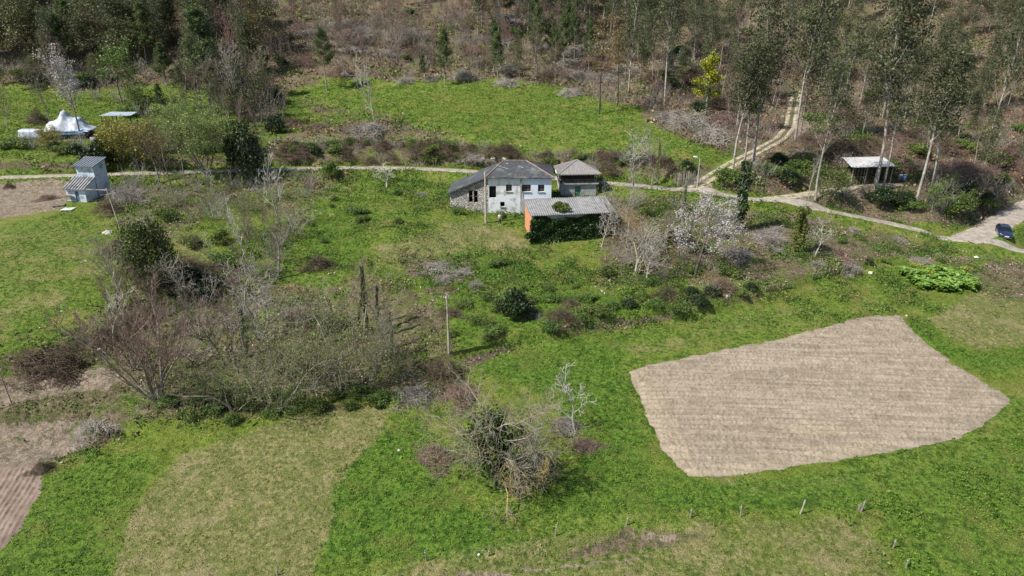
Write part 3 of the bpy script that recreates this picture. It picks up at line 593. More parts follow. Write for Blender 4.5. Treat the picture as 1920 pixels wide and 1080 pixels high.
def ivy_column(kind, sd_, H, r, n, size, lm, bx=0.0, side=0):
    nr = np.random.default_rng(sd_); rng = random.Random(sd_); z = nr.random(n) ** .9 * H; a = nr.random(n) * 6.28
    rr = r * np.clip(.75 + .75 * vnoise(a * 1.2, z * 1.1, 1, sd_), .2, 1.8) * (1.1 - .35 * (z / H) ** 2) * (.5 + .65 * nr.random(n))
    bx_ = bx * np.sin(z / H * 3); P = np.stack([np.cos(a) * rr + bx_, np.sin(a) * rr, z], 1)
    segs, _ = grow(rng, H * 1.05, .12, clear=.55, kids=(8, 4, 3), lens=(.28, .5, .5), ang=(50, 40, 40), trop=(.04, .02, .02), minr=.012, wob=.05)
    A = [s[:8] for s in segs if s[8] < 1]; B = [s[:8] for s in segs if s[8] >= 1]
    proto(kind, H, wood(kind + '_trunk', A, 6, bark_grey, B, 3, twig_grey), npmesh(kind + '_ivy', *quads(nr, P, np.full(n, size), 1.2, droop=.5), lm))
ivy_column('ivy_column', 70, 8, .8, 2600, .24, leaf_ivy, .3); ivy_column('ivy_column', 71, 7, 1.0, 3000, .24, leaf_ivyy, .2)
ivy_column('thin_ivy', 72, 7, .32, 900, .17, leaf_ivy, .2); ivy_column('thin_ivy', 73, 7, .28, 700, .17, leaf_ivyy, .1)
def brush(kind, sd_, rx, ry, rz, n, lm, th=.02):
    rng = random.Random(sd_); S = []
    for k in range(n):
        a = rng.random() * 6.28; r = rng.random() ** .5 * (1 + .35 * math.sin(a * 3 + sd_) + .2 * math.sin(a * 5 + sd_ * 2)); x, y = math.cos(a) * r * rx, math.sin(a) * r * ry; hz = rz * max(.05, 1 - r * r) * (.3 + .8 * rng.random()) * (1 + .4 * math.sin(x * 2.5 + sd_) * math.cos(y * 2.5)); ln = .35 + .6 * rng.random(); b_ = rng.random() * 6.28; e = rng.gauss(.05, .45)
        p = Vector((x, y, hz)); d = Vector((math.cos(b_), math.sin(b_), e)) * (ln / 3)
        for j in range(3):
            q = p + d + Vector((rng.gauss(0, .06), rng.gauss(0, .06), -.07 * j)); S.append((*p, *q, th * (1 - j * .25), th * (1 - (j + 1) * .25))); p = q
    proto(kind, rz, None, npmesh(kind + '_twigs', *tubes(S, 3), lm))
brush('brush_grey', 80, 1.9, 1.4, .95, 650, twig_grey); brush('brush_grey', 81, 1.6, 1.6, .8, 550, twig_grey)
brush('brush_red', 82, 2.0, 1.5, 1.0, 700, twig_red); brush('brush_dark', 83, 1.8, 1.4, 1.1, 700, mat('twig_dark', (.085, .065, .045), (.17, .13, .09), .8, .9, .15, objr=.25))
# ------------------------------------------------------------------ planting
NAMES = dict(white_bare='bare_tree', dark_broad='broadleaf_tree', far_bare='bare_tree', far_red='bare_tree', bare='bare_tree', bare_pale='bare_tree', bare_red='bare_tree', bare_olive='bare_tree', lichen='bare_tree', orange='bare_shrub', sapling='sapling', stems='bare_shrub',
   eucalyptus='eucalyptus_tree', slim_eucalyptus='eucalyptus_tree', brown_tree='brown_leaved_tree', broadleaf='broadleaf_tree', olive_tree='budding_tree', willow='willow_tree', blossom='blossom_tree', blossom_tall='blossom_tree', yellow_bush='yellow_shrub',
   pine='pine_tree', bush='bush', dark_bush='bush', evergreen='evergreen_tree', ivy_crown='ivy_covered_tree', ivy_column='ivy_covered_tree', thin_ivy='ivy_covered_tree', brush_grey='brush_pile', brush_red='brush_pile', brush_dark='brush_pile')
CATS = dict(bush='bush', dark_bush='bush', orange='shrub', stems='shrub', yellow_bush='shrub', brush_grey='brush pile', brush_red='brush pile', brush_dark='brush pile', sapling='sapling')
PARTN = dict(trunk='trunk', crown='crown', extra='limbs')
PR = random.Random(5)
def plant(kind, P, h, label, group=None, sx=1.0, tilt=0, variant=None, rz=None):
    lst = PROTO[kind]; H, tr, cr, ex = lst[PR.randrange(len(lst)) if variant is None else variant]
    nm = NAMES[kind]; s = h / H; rz = PR.random() * 6.28 if rz is None else rz
    if tr is None:
        o = link(nm, cr, None, P); o.rotation_euler = (0, 0, rz); o.scale = (s * sx, s * sx, s)
        return tag(o, label, CATS.get(kind, 'tree'), group)
    o = empty(nm, P, rz); o.scale = (s * sx, s * sx, s)
    if tilt: o.rotation_euler = (R(PR.gauss(0, tilt)), R(PR.gauss(0, tilt)), rz)
    link('stems' if 'bush' in kind else 'trunk', tr, o)
    link('foliage' if 'bush' in kind else ('ivy' if 'ivy' in kind else ('crown')), cr, o)
    if ex: link('limbs', ex, o)
    return tag(o, label, CATS.get(kind, 'tree'), group)
def tree(kind, px, py, ptop, label, group=None, wpx=None, **kw):
    """a single tree given by foot pixel and the pixel row of its top; wpx = crown width in pixels"""
    P = at(px, py); h = max(h_for(P, ptop), .4)
    sx = kw.pop('sx', 1.0)
    return plant(kind, P, h, label, group, sx=sx, **kw)
# ================================================================== BUILDINGS
def wallface(mb, A, B, z0, tA, tB, ops=(), depth=.3, proud=0.0):
    A = Vector((*A, 0)); B = Vector((*B, 0)); L = (B - A).length; d = (B - A) / L; n = Vector((d.y, -d.x, 0)); A = A + n * proud
    us = sorted({0, L} | {o[0] for o in ops} | {o[1] for o in ops}); top = lambda u: tA + (tB - tA) * u / L
    def P(u, z, dep=0): q = A + d * u - n * dep; return (q.x, q.y, z)
    for u0, u1 in zip(us[:-1], us[1:]):
        um = (u0 + u1) / 2; zs = sorted([(o[2], o[3]) for o in ops if o[0] <= um <= o[1]]); lo = z0
        for a, b_ in zs:
            mb.add([P(u0, lo), P(u1, lo), P(u1, a), P(u0, a)], [(0, 1, 2, 3)]); lo = b_
        mb.add([P(u0, lo), P(u1, lo), P(u1, top(u1)), P(u0, top(u0))], [(0, 1, 2, 3)])
    for a, b_, c_, e in ops:
        for q in (((a, c_), (a, e)), ((b_, e), (b_, c_)), ((b_, c_), (a, c_)), ((a, e), (b_, e))):
            (u, z), (u2, z2) = q; mb.add([P(u, z), P(u2, z2), P(u2, z2, depth), P(u, z, depth)], [(0, 1, 2, 3)])
    return P
plaster = mat('plaster_white', (.68, .74, .80), (.58, .64, .70), 1.1, .9, .2, bump=.3, bscale=8)
plaster_l = mat('plaster_worn', (.70, .73, .76), (.58, .59, .59), .7, .9, .2, lohi=(.45, .7), bump=.4, bscale=8, c3=(.42, .41, .38), s3=.9)
cement = mat('cement', (.42, .42, .41), (.33, .33, .32), 1.2, .9, .2, bump=.3, bscale=8, c3=(.27, .26, .24), s3=1.0)
dark_in = mat('dark_interior', (.012, .011, .010), (.02, .018, .016), 1)  # near-black paints the darkness of unlit rooms; also colours the covered heap
wood_d = mat('wood_dark', (.035, .028, .022), (.07, .055, .042), 4, .8, .2)
wood_m = mat('wood_grey', (.19, .16, .13), (.30, .26, .215), 3, .85, .2)
white_p = mat('white_paint', (.72, .73, .74), (.62, .63, .64), 2, .6, .4)
terra = mat('ridge_terracotta', (.22, .14, .115), (.31, .24, .21), 3, .9, .2)
glass = mat('window_glass', (.02, .025, .03), (.03, .035, .04), 1, .15, .5)
def stone_mat(name, ca_, cb_, mortar, sc_=2.6):
    m, t, b = base(name, .95, .15); tc = N(t, 'ShaderNodeTexCoord'); mp = N(t, 'ShaderNodeMapping'); mp.inputs['Scale'].default_value = (1, 1, 1.9); t.links.new(tc.outputs['Object'], mp.inputs[0])
    v = N(t, 'ShaderNodeTexVoronoi', feature='DISTANCE_TO_EDGE'); v.inputs['Scale'].default_value = sc_; t.links.new(mp.outputs[0], v.inputs['Vector'])
    v2 = N(t, 'ShaderNodeTexVoronoi'); v2.inputs['Scale'].default_value = sc_; t.links.new(mp.outputs[0], v2.inputs['Vector']); s = N(t, 'ShaderNodeSeparateColor'); t.links.new(v2.outputs['Color'], s.inputs[0])
    c = mixc(t, s.outputs[0], ca_, cb_); c = mixc(t, ramp(t, v.outputs[0], .02, .09), mortar, c); t.links.new(c, b.inputs['Base Color'])
    bp = N(t, 'ShaderNodeBump'); bp.inputs['Strength'].default_value = .9; bp.inputs['Distance'].default_value = .08; t.links.new(ramp(t, v.outputs[0], 0, .2), bp.inputs['Height']); t.links.new(bp.outputs[0], b.inputs['Normal']); return m
stone = stone_mat('rubble_stone', (.28, .26, .235), (.56, .53, .49), (.12, .11, .10))
def roof_mat(name, c1, c2, c3, ang, spacing, kind='slate'):
    m, t, b = base(name, .6 if kind == 'slate' else .75, .35); tc = N(t, 'ShaderNodeTexCoord'); ov = tc.outputs['Object']
    c = mixc(t, ramp(t, noise_node(t, 5, 4, ov), .35, .65), c1, c2); c = mixc(t, ramp(t, noise_node(t, .55, 4, ov), .52, .66), c, c3)
    if kind == 'slate':
        br = N(t, 'ShaderNodeTexBrick'); br.inputs['Scale'].default_value = 1; br.inputs['Brick Width'].default_value = .35; br.inputs['Row Height'].default_value = .22; br.inputs['Mortar Size'].default_value = .02
        br.inputs['Color1'].default_value = (.8, .8, .8, 1); br.inputs['Color2'].default_value = (1.3, 1.3, 1.3, 1); br.inputs['Mortar'].default_value = (.5, .5, .5, 1); t.links.new(ov, br.inputs[0])
        c = mixc(t, 1.0, c, br.outputs[0], 'MULTIPLY')
    t.links.new(c, b.inputs['Base Color']); return m
slate = roof_mat('slate_roof', (.045, .05, .055), (.085, .09, .095), (.13, .13, .125), 0, .3)
# ---- farmhouse
O = at(916, 399); O.z = -.15
house = tag(empty('farmhouse', O, R(-1.0)), 'old farmhouse with white and rubble stone walls under a dark slate hip roof', 'house')
A0, A1, Am, A2, A3, A4 = (-5.6, 1.5), (0, 0), (4.6, 0), (8.9, 0), (8.9, 7.2), (-5.6, 7.2)
def opening(parent, P, a, b_, c_, e, kind='window', bars=1, rows=2, fm=None, gm_=None, depth=.22, sill=True):
    fm = fm or (wood_m if gm_ else wood_d); m = MB()
    Pp = lambda u, z, dd: Vector(P(u, z, dd))
    f = MB(); w = .07
    f.bar(Pp(a, c_, depth), Pp(a, e, depth), w); f.bar(Pp(b_, c_, depth), Pp(b_, e, depth), w); f.bar(Pp(a, e, depth), Pp(b_, e, depth), w); f.bar(Pp(a, c_, depth), Pp(b_, c_, depth), w)
    for k in range(1, bars + 1): u = a + (b_ - a) * k / (bars + 1); f.bar(Pp(u, c_, depth), Pp(u, e, depth), .05)
    for k in range(1, rows): z = c_ + (e - c_) * k / rows; f.bar(Pp(a, z, depth + .004), Pp(b_, z, depth + .004), .035)
    o = f.build(kind, fm, parent)
    if gm_: m.add([Pp(a, c_, depth + .03), Pp(b_, c_, depth + .03), Pp(b_, e, depth + .03), Pp(a, e, depth + .03)], [(0, 1, 2, 3)]).build('pane', gm_, o)
    if sill: s = MB(); s.bar(Pp(a - .08, c_ - .04, -.05), Pp(b_ + .08, c_ - .04, -.05), .14, .07); s.build('sill', cement, o)
    return o
m = MB(); ops = [(.12, 1.1, 2.2, 3.9), (2.5, 3.33, 3.12, 4.12), (1.67, 2.3, .92, 1.62)]
P1 = wallface(m, A1, Am, -1.2, 5.3, 5.3, ops); wo = m.build('front_wall', plaster_l, house); wo['label'] = 'worn whitewashed left part of the front wall'
m = MB(); ops2 = [(.15, 1.4, 3.12, 4.12), (2.4, 3.3, 3.12, 4.12)]
P2 = wallface(m, Am, A2, 2.1, 5.3, 5.3, ops2, proud=.06); m.add([(4.6,-.06,2.1),(8.9,-.06,2.1),(8.9,.1,2.1),(4.6,.1,2.1)], [(0,3,2,1)]); wo = m.build('front_wall', plaster, house); wo['label'] = 'bright white right part of the front wall'
m = MB(); m.box(4.6, 8.95, -.25, 0, -1.2, 2.1); m.box(4.5, 4.72, -.1, 0, -1.2, 5.25); m.build('plinth', cement, house)
m = MB(); P0 = wallface(m, A0, A1, -1.2, 2.75, 5.0, [(2.85, 3.45, 1.35, 3.1), (3.6, 4.2, 1.35, 3.1)])
m.build('stone_wall', stone, house)
m = MB(); wallface(m, A2, A3, -1.2, 5.3, 5.3); wallface(m, A3, A4, -.5, 5.3, 2.5); wallface(m, A4, A0, -1.2, 2.5, 2.75); m.build('side_walls', plaster_l, house)
m = MB(); m.box(-5.2, 8.6, 1.9, 6.9, -1, 2.4); m.box(.1, 8.6, .5, 6.9, 2.4, 5.0); m.box(-3.6, .1, 1.4, 6.9, 2.4, 3.2); m.build('unlit_room_block', dark_in, house)  # solid near-black blocks stand in for the unlit rooms
opening(house, P1, *ops[0], kind='doorway', bars=0, rows=2, sill=False); opening(house, P1, *ops[1], bars=1, rows=3, gm_=glass); opening(house, P1, *ops[2], bars=0, rows=1)
opening(house, P2, *ops2[0], bars=2, rows=3, gm_=glass); opening(house, P2, *ops2[1], bars=1, rows=3, gm_=glass)
opening(house, P0, 2.85, 3.45, 1.35, 3.1, bars=0, rows=2, fm=wood_m, sill=False); opening(house, P0, 3.6, 4.2, 1.35, 3.1, bars=0, rows=2, fm=wood_m, sill=False)
RV = [(2.1,3.6,6.75),(5.3,3.6,6.75),(9.25,-.42,5.2),(-.35,-.42,5.2),(-5.95,1.1,2.55),(-5.95,7.5,2.5),(9.25,7.5,5.2),(0,7.5,5.2)]
m = MB().slab([(3,2,1,0),(2,6,1),(4,3,0),(4,0,5),(0,7,5),(0,1,6,7)], RV, .14); m.build('roof', slate, house)
m = MB()
rdz = Vector((0, 0, .05))
for a, b_ in ((0, 3), (1, 2), (0, 1), (1, 6)): m.tube([Vector(RV[a]) + rdz, Vector(RV[b_]) + rdz], .085, 6)
m.build('ridge_tiles', terra, house)
rng = random.Random(3); slate_pale = mat('slate_pale', (.30, .30, .30), (.45, .45, .45), 3)
for k in range(9):
    x = 1 + rng.random() * 6; y = .2 + rng.random() * 2.6; z = 5.2 + (y + .42) * (1.55 / 4.02) + .03
    m = MB(); m.box(x, x + .3 + .2 * rng.random(), y, y + .18, z, z + .05); m.build('loose_slate', slate_pale, house)
m = MB(); m.tube([(4.68, -.2, 5.1), (4.68, -.2, 0)], .05, 6); m.build('drainpipe', cement, house)
# ---- granary
O = at(1052, 369); O.z -= .05
gran = tag(empty('granary', O, R(4)), 'small square granary with grey hip roof, dark gallery and teal door beside the farmhouse', 'granary')
m = MB(); ops = [(2.05, 2.95, .0, 1.65)]; Pg = wallface(m, (0, 0), (5.3, 0), -1, 1.95, 1.95, ops); wallface(m, (5.3, 0), (5.3, 4.6), -1, 1.95, 1.95); wallface(m, (5.3, 4.6), (0, 4.6), -1, 1.95, 1.95); wallface(m, (0, 4.6), (0, 0), -1, 1.95, 1.95)
m.build('ground_floor_wall', cement, gran)
teal = mat('teal_paint', (.05, .16, .14), (.09, .22, .19), 3, .6)
m = MB(); m.box(2.05, 2.95, .12, .18, 0, 1.65); m.box(2.47, 2.52, .1, .12, 0.05, 1.6); d_ = m.build('door', teal, gran); m = MB(); m.box(2.58, 2.63, .05, .1, .75, .9); m.build('handle', wood_d, d_)
m = MB(); m.box(-.25, 5.6, -.25, 4.85, 1.95, 2.12); m.build('floor_slab', cement, gran)
m = MB(); m.box(.25, 5.1, .6, 4.4, 2.12, 3.6)
for k in range(24): x = .25 + k * .2; m.box(x, x + .03, .575, .6, 2.15, 3.55)
m.build('timber_box', wood_d, gran)
for x, y in [(x, -.04) for x in (-.1, 1.7, 3.6, 5.45)] + [(x, y) for y in (1.6, 3.2, 4.7) for x in (-.1, 5.45)]: MB().box(x - .06, x + .06, y - .06, y + .06, 2.12, 3.6).build('post', wood_d, gran)
m = MB(); m.bar((-.1, -.05, 2.62), (5.45, -.05, 2.62), .06); m.bar((-.1, -.05, 2.3), (5.45, -.05, 2.3), .04); m.bar((-.1, -.05, 2.62), (-.1, 4.7, 2.62), .06)
for k in range(28): x = -.05 + k * .2; m.bar((x, -.05, 2.12), (x, -.05, 2.62), .025)
m.build('railing', wood_m, gran)
tile = roof_mat('grey_roof_tiles', (.19, .18, .175), (.30, .285, .27), (.24, .20, .15), 0, .3, 'tile')
def corr_hip(parent, x0, x1, y0, y1, ze, apex, r0_, mtl):
    """hip roof made of rows of round tiles running down each slope"""
    m = MB(); V = [(x0,y0,ze),(x1,y0,ze),(x1,y1,ze),(x0,y1,ze),apex]; m.slab([(0,1,4),(1,2,4),(2,3,4),(3,0,4)], V, .1)
    ap = Vector(apex)
    for a, b_ in ((0, 1), (1, 2), (2, 3), (3, 0)):
        A = Vector(V[a]); B = Vector(V[b_]); L = (B - A).length; n = int(L / .24); mid = A.lerp(B, (ap - A).dot(B - A) / L / L)
        for k in range(1, n):
            f = k / n; p = A.lerp(B, f); fa = (ap - A).dot(B - A) / L / L; g = f / fa if f < fa else (1 - f) / (1 - fa); q = p + (ap - mid) * g
            m.bar(p + Vector((0, 0, .02)), q + Vector((0, 0, .02)), .1, .07)
    return m.build('roof', mtl, parent)
corr_hip(gran, -.55, 5.85, -.55, 5.15, 3.55, (2.6, 2.3, 5.1), .1, tile)
m = MB(); ap = (2.6, 2.3, 5.16)
for c_ in ((-.55,-.55,3.6),(5.85,-.55,3.6),(5.85,5.15,3.6),(-.55,5.15,3.6)): m.tube([ap, c_], .08, 6)
m.build('hip_tiles', tile, gran)
m = MB(); m.bar((-.62, 2.4, 3.6), (-.35, -.45, 2.15), .12, .16); m.build('white_gutter', white_p, gran)
# ---- garage
O = at(996, 455); O.z = gz(O.x, O.y) - .1
gar = tag(empty('outbuilding', O, R(9)), 'low outbuilding with corrugated grey roof, orange brick side wall and ivy covered front', 'outbuilding')
def brick_mat():
    m, t, b = base('orange_brick', .9, .15); tc = N(t, 'ShaderNodeTexCoord'); sx_ = N(t, 'ShaderNodeSeparateXYZ'); mp = N(t, 'ShaderNodeCombineXYZ'); t.links.new(tc.outputs['Object'], sx_.inputs[0]); t.links.new(sx_.outputs[1], mp.inputs[0]); t.links.new(sx_.outputs[2], mp.inputs[1])
    br = N(t, 'ShaderNodeTexBrick'); br.inputs['Scale'].default_value = 1; br.inputs['Brick Width'].default_value = .4; br.inputs['Row Height'].default_value = .22; br.inputs['Mortar Size'].default_value = .015
    br.inputs['Color1'].default_value = (.62, .27, .13, 1); br.inputs['Color2'].default_value = (.50, .20, .09, 1); br.inputs['Mortar'].default_value = (.36, .25, .19, 1); t.links.new(mp.outputs[0], br.inputs[0]); t.links.new(br.outputs[0], b.inputs['Base Color']); return m
brick = brick_mat(); GWD, GD, HF, HB = 11.0, 4.8, 3.85, 4.6
m = MB(); wallface(m, (0, GD), (0, 0), -1, HB, HF); m.build('brick_side_wall', brick, gar)
m = MB(); wallface(m, (0, 0), (GWD, 0), -1.2, HF, HF); wallface(m, (GWD, 0), (GWD, GD), -1, HF, HB); wallface(m, (GWD, GD), (0, GD), -1, HB, HB); m.build('walls', cement, gar)
nr = np.random.default_rng(8)
xs = np.arange(-.25, GWD + .35, .05); ys = np.linspace(-.45, GD + .2, 14); X, Y = np.meshgrid(xs, ys)
Z = HF + .08 + (HB - HF) * Y / GD + .035 * np.sin(X / .3 * 2 * math.pi) + .03 * vnoise(X, Y, .8, 4)
ix = np.arange(X.size).reshape(X.shape); Fq = np.stack([ix[:-1,:-1], ix[:-1,1:], ix[1:,1:], ix[1:,:-1]], -1).reshape(-1, 4)
Vt = np.stack([X, Y, Z], -1).reshape(-1, 3); Vb = Vt - [0, 0, .03]
n_ = X.size; top_, bot_ = ix[0, :], ix[-1, :]
edge = [np.stack([e[:-1], e[1:], e[1:] + n_, e[:-1] + n_], 1) for e in (ix[0, :], ix[-1, :], ix[:, 0], ix[:, -1])]
corr = mat('corrugated_cement', (.18, .178, .18), (.25, .247, .245), 1.2, .8, .25)
link('roof', npmesh('roof', np.vstack([Vt, Vb]), np.concatenate([Fq, Fq[:, ::-1] + n_] + edge), corr), gar)
# ivy on the front, a plant of its own
nr = np.random.default_rng(9); n_ = 11000
u = nr.random(n_) * (GWD + .4) - .2; z = nr.random(n_) * (HF + .4) - .5
top_ = HF - .25 + .5 * vnoise(u, u * 0, .6, 3) + .5 * smooth(6, 9, u) ; keep = z < top_
dpt = .12 + .35 * np.abs(fbm(u, z, .55, 2, 5)) + .5 * smooth(1.0, -.2, z) * nr.random(n_); u, z, dpt = u[keep], z[keep], dpt[keep]
C = np.stack([u, -dpt * (.4 + .6 * nr.random(len(u))), z], 1)
C2 = lumpy(nr, 1500, 1.0, .7, .9, 8) * [1, 1, 1] + [-.1, -.2, .1]
o = link('climbing_ivy', npmesh('climbing_ivy', *quads(nr, np.vstack([C, C2]), np.full(len(C) + len(C2), .24), 1.1, droop=.6), leaf_ivy), None, gar.location); o.rotation_euler = gar.rotation_euler
tag(o, 'dark green ivy sheet covering the front wall of the corrugated outbuilding', 'ivy')
nr = np.random.default_rng(10); p = lumpy(nr, 2600, 1.45, 1.1, 1.0, 10, zc=.6)
o = link('bush', npmesh('roof_bush', *quads(nr, p, np.full(len(p), .17), 1.3), leaf_green), None, gar.matrix_basis @ Vector((4.1, .9, HF + .05))); tag(o, 'round green bush growing over the middle of the corrugated roof edge', 'bush')
# ---- blue hut
O = at(128, 377); hut = tag(empty('hut', O, R(-9)), 'narrow two level blue block hut with ribbed grey roofs at the left by the road', 'hut')
bluew = mat('blue_block', (.46, .53, .64), (.56, .62, .70), 1.6, .9, .2, bump=.3, bscale=6, c3=(.28, .31, .36), s3=.9); ribr = mat('rib_gap_shade', (.07, .085, .105), (.11, .125, .15), 2, .6, .4); ribg = mat('ribbed_grey', (.22, .22, .22), (.34, .33, .32), 2, .7, .3, c3=(.13, .12, .11), s3=1.2)
m = MB(); wallface(m, (0, 0), (3.0, 0), -1, 1.85, 1.85, [(1.35, 1.95, 0, 1.5)]); wallface(m, (3.0, 0), (3.0, 2.4), -1, 1.85, 3.0); wallface(m, (0, 2.4), (0, 0), -1, 3.0, 1.85); m.build('lower_wall', bluew, hut)
m = MB(); wallface(m, (.35, 2.4), (3.1, 2.4), 2.3, 4.6, 4.6); wallface(m, (3.1, 2.4), (3.1, 5.0), -1, 4.6, 5.2); wallface(m, (3.1, 5.0), (.35, 5.0), -1, 5.2, 5.2); wallface(m, (.35, 5.0), (.35, 2.4), -1, 5.2, 4.6); m.build('upper_wall', bluew, hut)
m = MB(); m.box(.1, 2.9, .5, 2.3, -.5, 1.7); m.build('unlit_room_block', dark_in, hut)  # near-black block paints the unlit inside of the hut
m = MB(); m.box(1.37, 1.93, .1, .15, 0, 1.48); m.build('door', mat('blue_door', (.10, .15, .22), None, 2, .6), hut)
def ribbed(name, x0, x1, y0, y1, z0, z1, mt, parent, step=.3):
    ro = MB().slab([(0, 1, 2, 3)], [(x0,y0,z0),(x1,y0,z0),(x1,y1,z1),(x0,y1,z1)], .05).build(name, ribr, parent); m = MB(); n = int((x1 - x0) / step)  # sheet coloured dark to paint shade into the gaps between ribs
    for k in range(n + 1): x = x0 + .03 + k * (x1 - x0 - .06) / n; m.bar((x, y0, z0 + .05), (x, y1, z1 + .05), .16, .06)
    m.build('raised_ribs', mt, ro); return ro
ribbed('upper_roof', .1, 3.3, 2.0, 5.2, 4.55, 5.35, mat('rib_blue_grey', (.17, .20, .24), (.23, .26, .30), 2, .6, .4), hut, .42); ribbed('lower_roof', -.15, 3.1, -.35, 2.38, 1.8, 3.05, ribg, hut, .42)
m = MB(); m.box(0.1, .95, -.5, -.42, .35, .95); m.bar((.1,-.45,0),(.1,-.45,.9),.05); m.bar((.95,-.45,0),(.95,-.45,.9),.05); m.box(.05,1.0,-.55,-.1,.9,.95); m.build('bench', wood_m, hut)
# ---- open shed with white roof
O = at(1598, 347); shed = tag(empty('open_shed', O, R(3)), 'open timber shed with flat white sheet roof in the eucalyptus wood on the right', 'shed'); shed.scale = (.9, .9, .9)
m = MB().slab([(0, 1, 2, 3)], [(-.9,-.5,3.25),(7.2,-.3,3.35),(7.0,4.4,4.1),(-.3,4.2,4.0)], .06)
for k in range(22): x = -.6 + k * .36; m.bar((x, -.42, 3.31), (x + .15, 4.2, 4.1), .07, .04)
m.build('roof', mat('white_sheet', (.50, .505, .51), (.40, .40, .41), 1.2, .5, .4, c3=(.45, .43, .40), s3=.5), shed)
for x, y in ((-.3, 0), (2.2, .1), (3.9, 0), (6.8, .1), (0, 4), (3.5, 4.1), (6.6, 4)):
    m = MB(); m.tube([(x, y, -.5), (x + .03, y, 3.3 if y < 2 else 3.95)], .09, 7); m.build('post', wood_m, shed)
m = MB(); m.bar((-.5, .1, 3.2), (7, .1, 3.25), .12); m.bar((-.2, 4, 3.9), (6.9, 4, 3.9), .12)
for k in range(5): m.bar((.2 + k * .55, .12, .2), (.2 + k * .55, .12, 3.1), .05)
m.bar((-.2, .12, 1.4), (2.2, .12, 1.4), .08); m.build('beams', wood_m, shed)
m = MB(); m.box(-.1, 6.6, 3.7, 3.78, -.3, 2.2); m.build('back_boards', wood_d, shed)
for i, (x, y, w, h, d, mt, nm, lab, cat_) in enumerate(((.6, 1.2, 2.6, .95, 1.6, wood_d, 'log_pile', 'dark log pile on the left side under the white roofed shed', 'log pile'), (4.2, 1.4, 1.9, 1.7, 1.7, dark_in, 'covered_heap', 'black covered heap on the right side under the white roofed shed', 'heap'))):
    nr = np.random.default_rng(i + 3); m = MB()
    if i == 0:
        for r_ in range(5):
            for q in range(10 - r_): m.tube([(x + .13 * r_ + q * .26, y, .12 + r_ * .21), (x + .13 * r_ + q * .26, y + d, .12 + r_ * .21)], .12, 7)
    else:
        V = []; Fc = []
        for a in range(9):
            for b_ in range(9):
                s_ = math.sin(a / 8 * math.pi) ** .4 * math.sin(b_ / 8 * math.pi) ** .4; V.append((x + w * a / 8, y + d * b_ / 8, h * s_ * (.9 + .15 * nr.random())))
        for a in range(8):
            for b_ in range(8): q = a * 9 + b_; Fc.append((q, q + 9, q + 10, q + 1))
        m.add(V, Fc)
    o = m.build(nm, mt, None, loc=O); o.rotation_euler = shed.rotation_euler; tag(o, lab, cat_)
# barrels beside the shed
for i, (px, lab) in enumerate(((1688, 'small blue plastic barrel beside the shed, the left one of two'), (1697, 'small blue plastic barrel beside the shed, the right one of two'))):
    Pb = at(px, 338); bt = tag(empty('barrel', Pb), lab, 'barrel', 'blue barrels beside the open shed')
    m = MB().tube([(0,0,-.1),(0,0,.1),(0,0,.45),(0,0,.8),(0,0,.9)], [.29,.3,.33,.3,.26], 14); m.build('body', mat('barrel_blue%d' % i, (.06, .12, .25), (.12, .19, .33), 3, .5, .4), bt)
    m = MB().tube([(0,0,.9),(0,0,.94)], [.27,.27], 14); m.build('lid', mat('barrel_lid%d' % i, (.5, .55, .6), None, 3, .5), bt)
# ================================================================== DRAPED TARPS, CANOPY
def drape(name, prof, mt, P, rz, seed=0, n=40, fold=.12, parent=None):
    """cloth over a frame; prof(u, v) gives height, u, v in 0..1, sizes in prof.size"""
    w, d = prof.size; V = []; Fc = []; nr = np.random.default_rng(seed)
    U, Vv = np.meshgrid(np.linspace(0, 1, n), np.linspace(0, 1, n)); X = (U - .5) * w; Y = (Vv - .5) * d; Z = prof(U, Vv) + fold * fbm(X, Y, 1.1, 3, seed)
    X = X + .15 * vnoise(X, Y, .9, seed + 1); ix = np.arange(n * n).reshape(n, n)
    me = npmesh(name, np.stack([X, Y, Z], -1).reshape(-1, 3), np.stack([ix[:-1,:-1], ix[:-1,1:], ix[1:,1:], ix[1:,:-1]], -1).reshape(-1, 4), mt, False)
    o = link(name, me, parent, P); o.rotation_euler = (0, 0, rz); sm_ = o.modifiers.new('s', 'SOLIDIFY'); sm_.thickness = .02; return o
tarp_m = mat('tarp_white', (.50, .53, .57), (.34, .38, .45), .9, .5, .4, lohi=(.4, .6), c3=(.40, .50, .62), s3=.35)
P = at(127, 262); root = tag(empty('tarp_shelter', P, R(4)), 'peaked shelter draped with white and pale blue tarp over a dark wooden base', 'shelter')
def prof(U, V): return 1.2 + 3.6 * (1 - np.clip(np.abs(U - .4) / .62, 0, 1) ** 1.25) * (1 - np.clip(np.abs(V - .6) / .62, 0, 1) ** 2.2) * (1 - .25 * np.abs(np.sin(U * 9)))
prof.size = (7.2, 4.2); drape('tarp', prof, tarp_m, (0, 2.0, 0), 0, 4, 44, .3, root)
m = MB()
for x in (-2.8, -.9, 1.2, 3.0): m.bar((x, .1, -.6), (x, .1, 1.5), .14)
m.box(-2.9, 3.1, .3, .38, -.4, 1.2); m.box(-2.9, -2.82, .3, 3.8, -.4, 1.2); m.box(3.0, 3.08, .3, 3.8, -.4, 1.2); m.build('frame', wood_d, root)
m = MB(); m.bar((-2.9, -.02, 1.15), (3.1, -.02, 1.2), .06, .55); m.build('blue_edge', mat('tarp_blue', (.12, .28, .48), (.25, .42, .60), 1.5, .5, .4), root)
P = at(57, 262); root = tag(empty('covered_woodpile', P, R(2)), 'low oblong pile under a white plastic cover on the grass at the far left', 'woodpile')
def prof(U, V): return 1.5 * smooth(0, .07, U) * smooth(1, .93, U) * smooth(0, .1, V) * smooth(1, .9, V) + .1
prof.size = (4.4, 2.0); drape('cover', prof, tarp_m, (0, 1, 0), 0, 8, 30, .1, root)
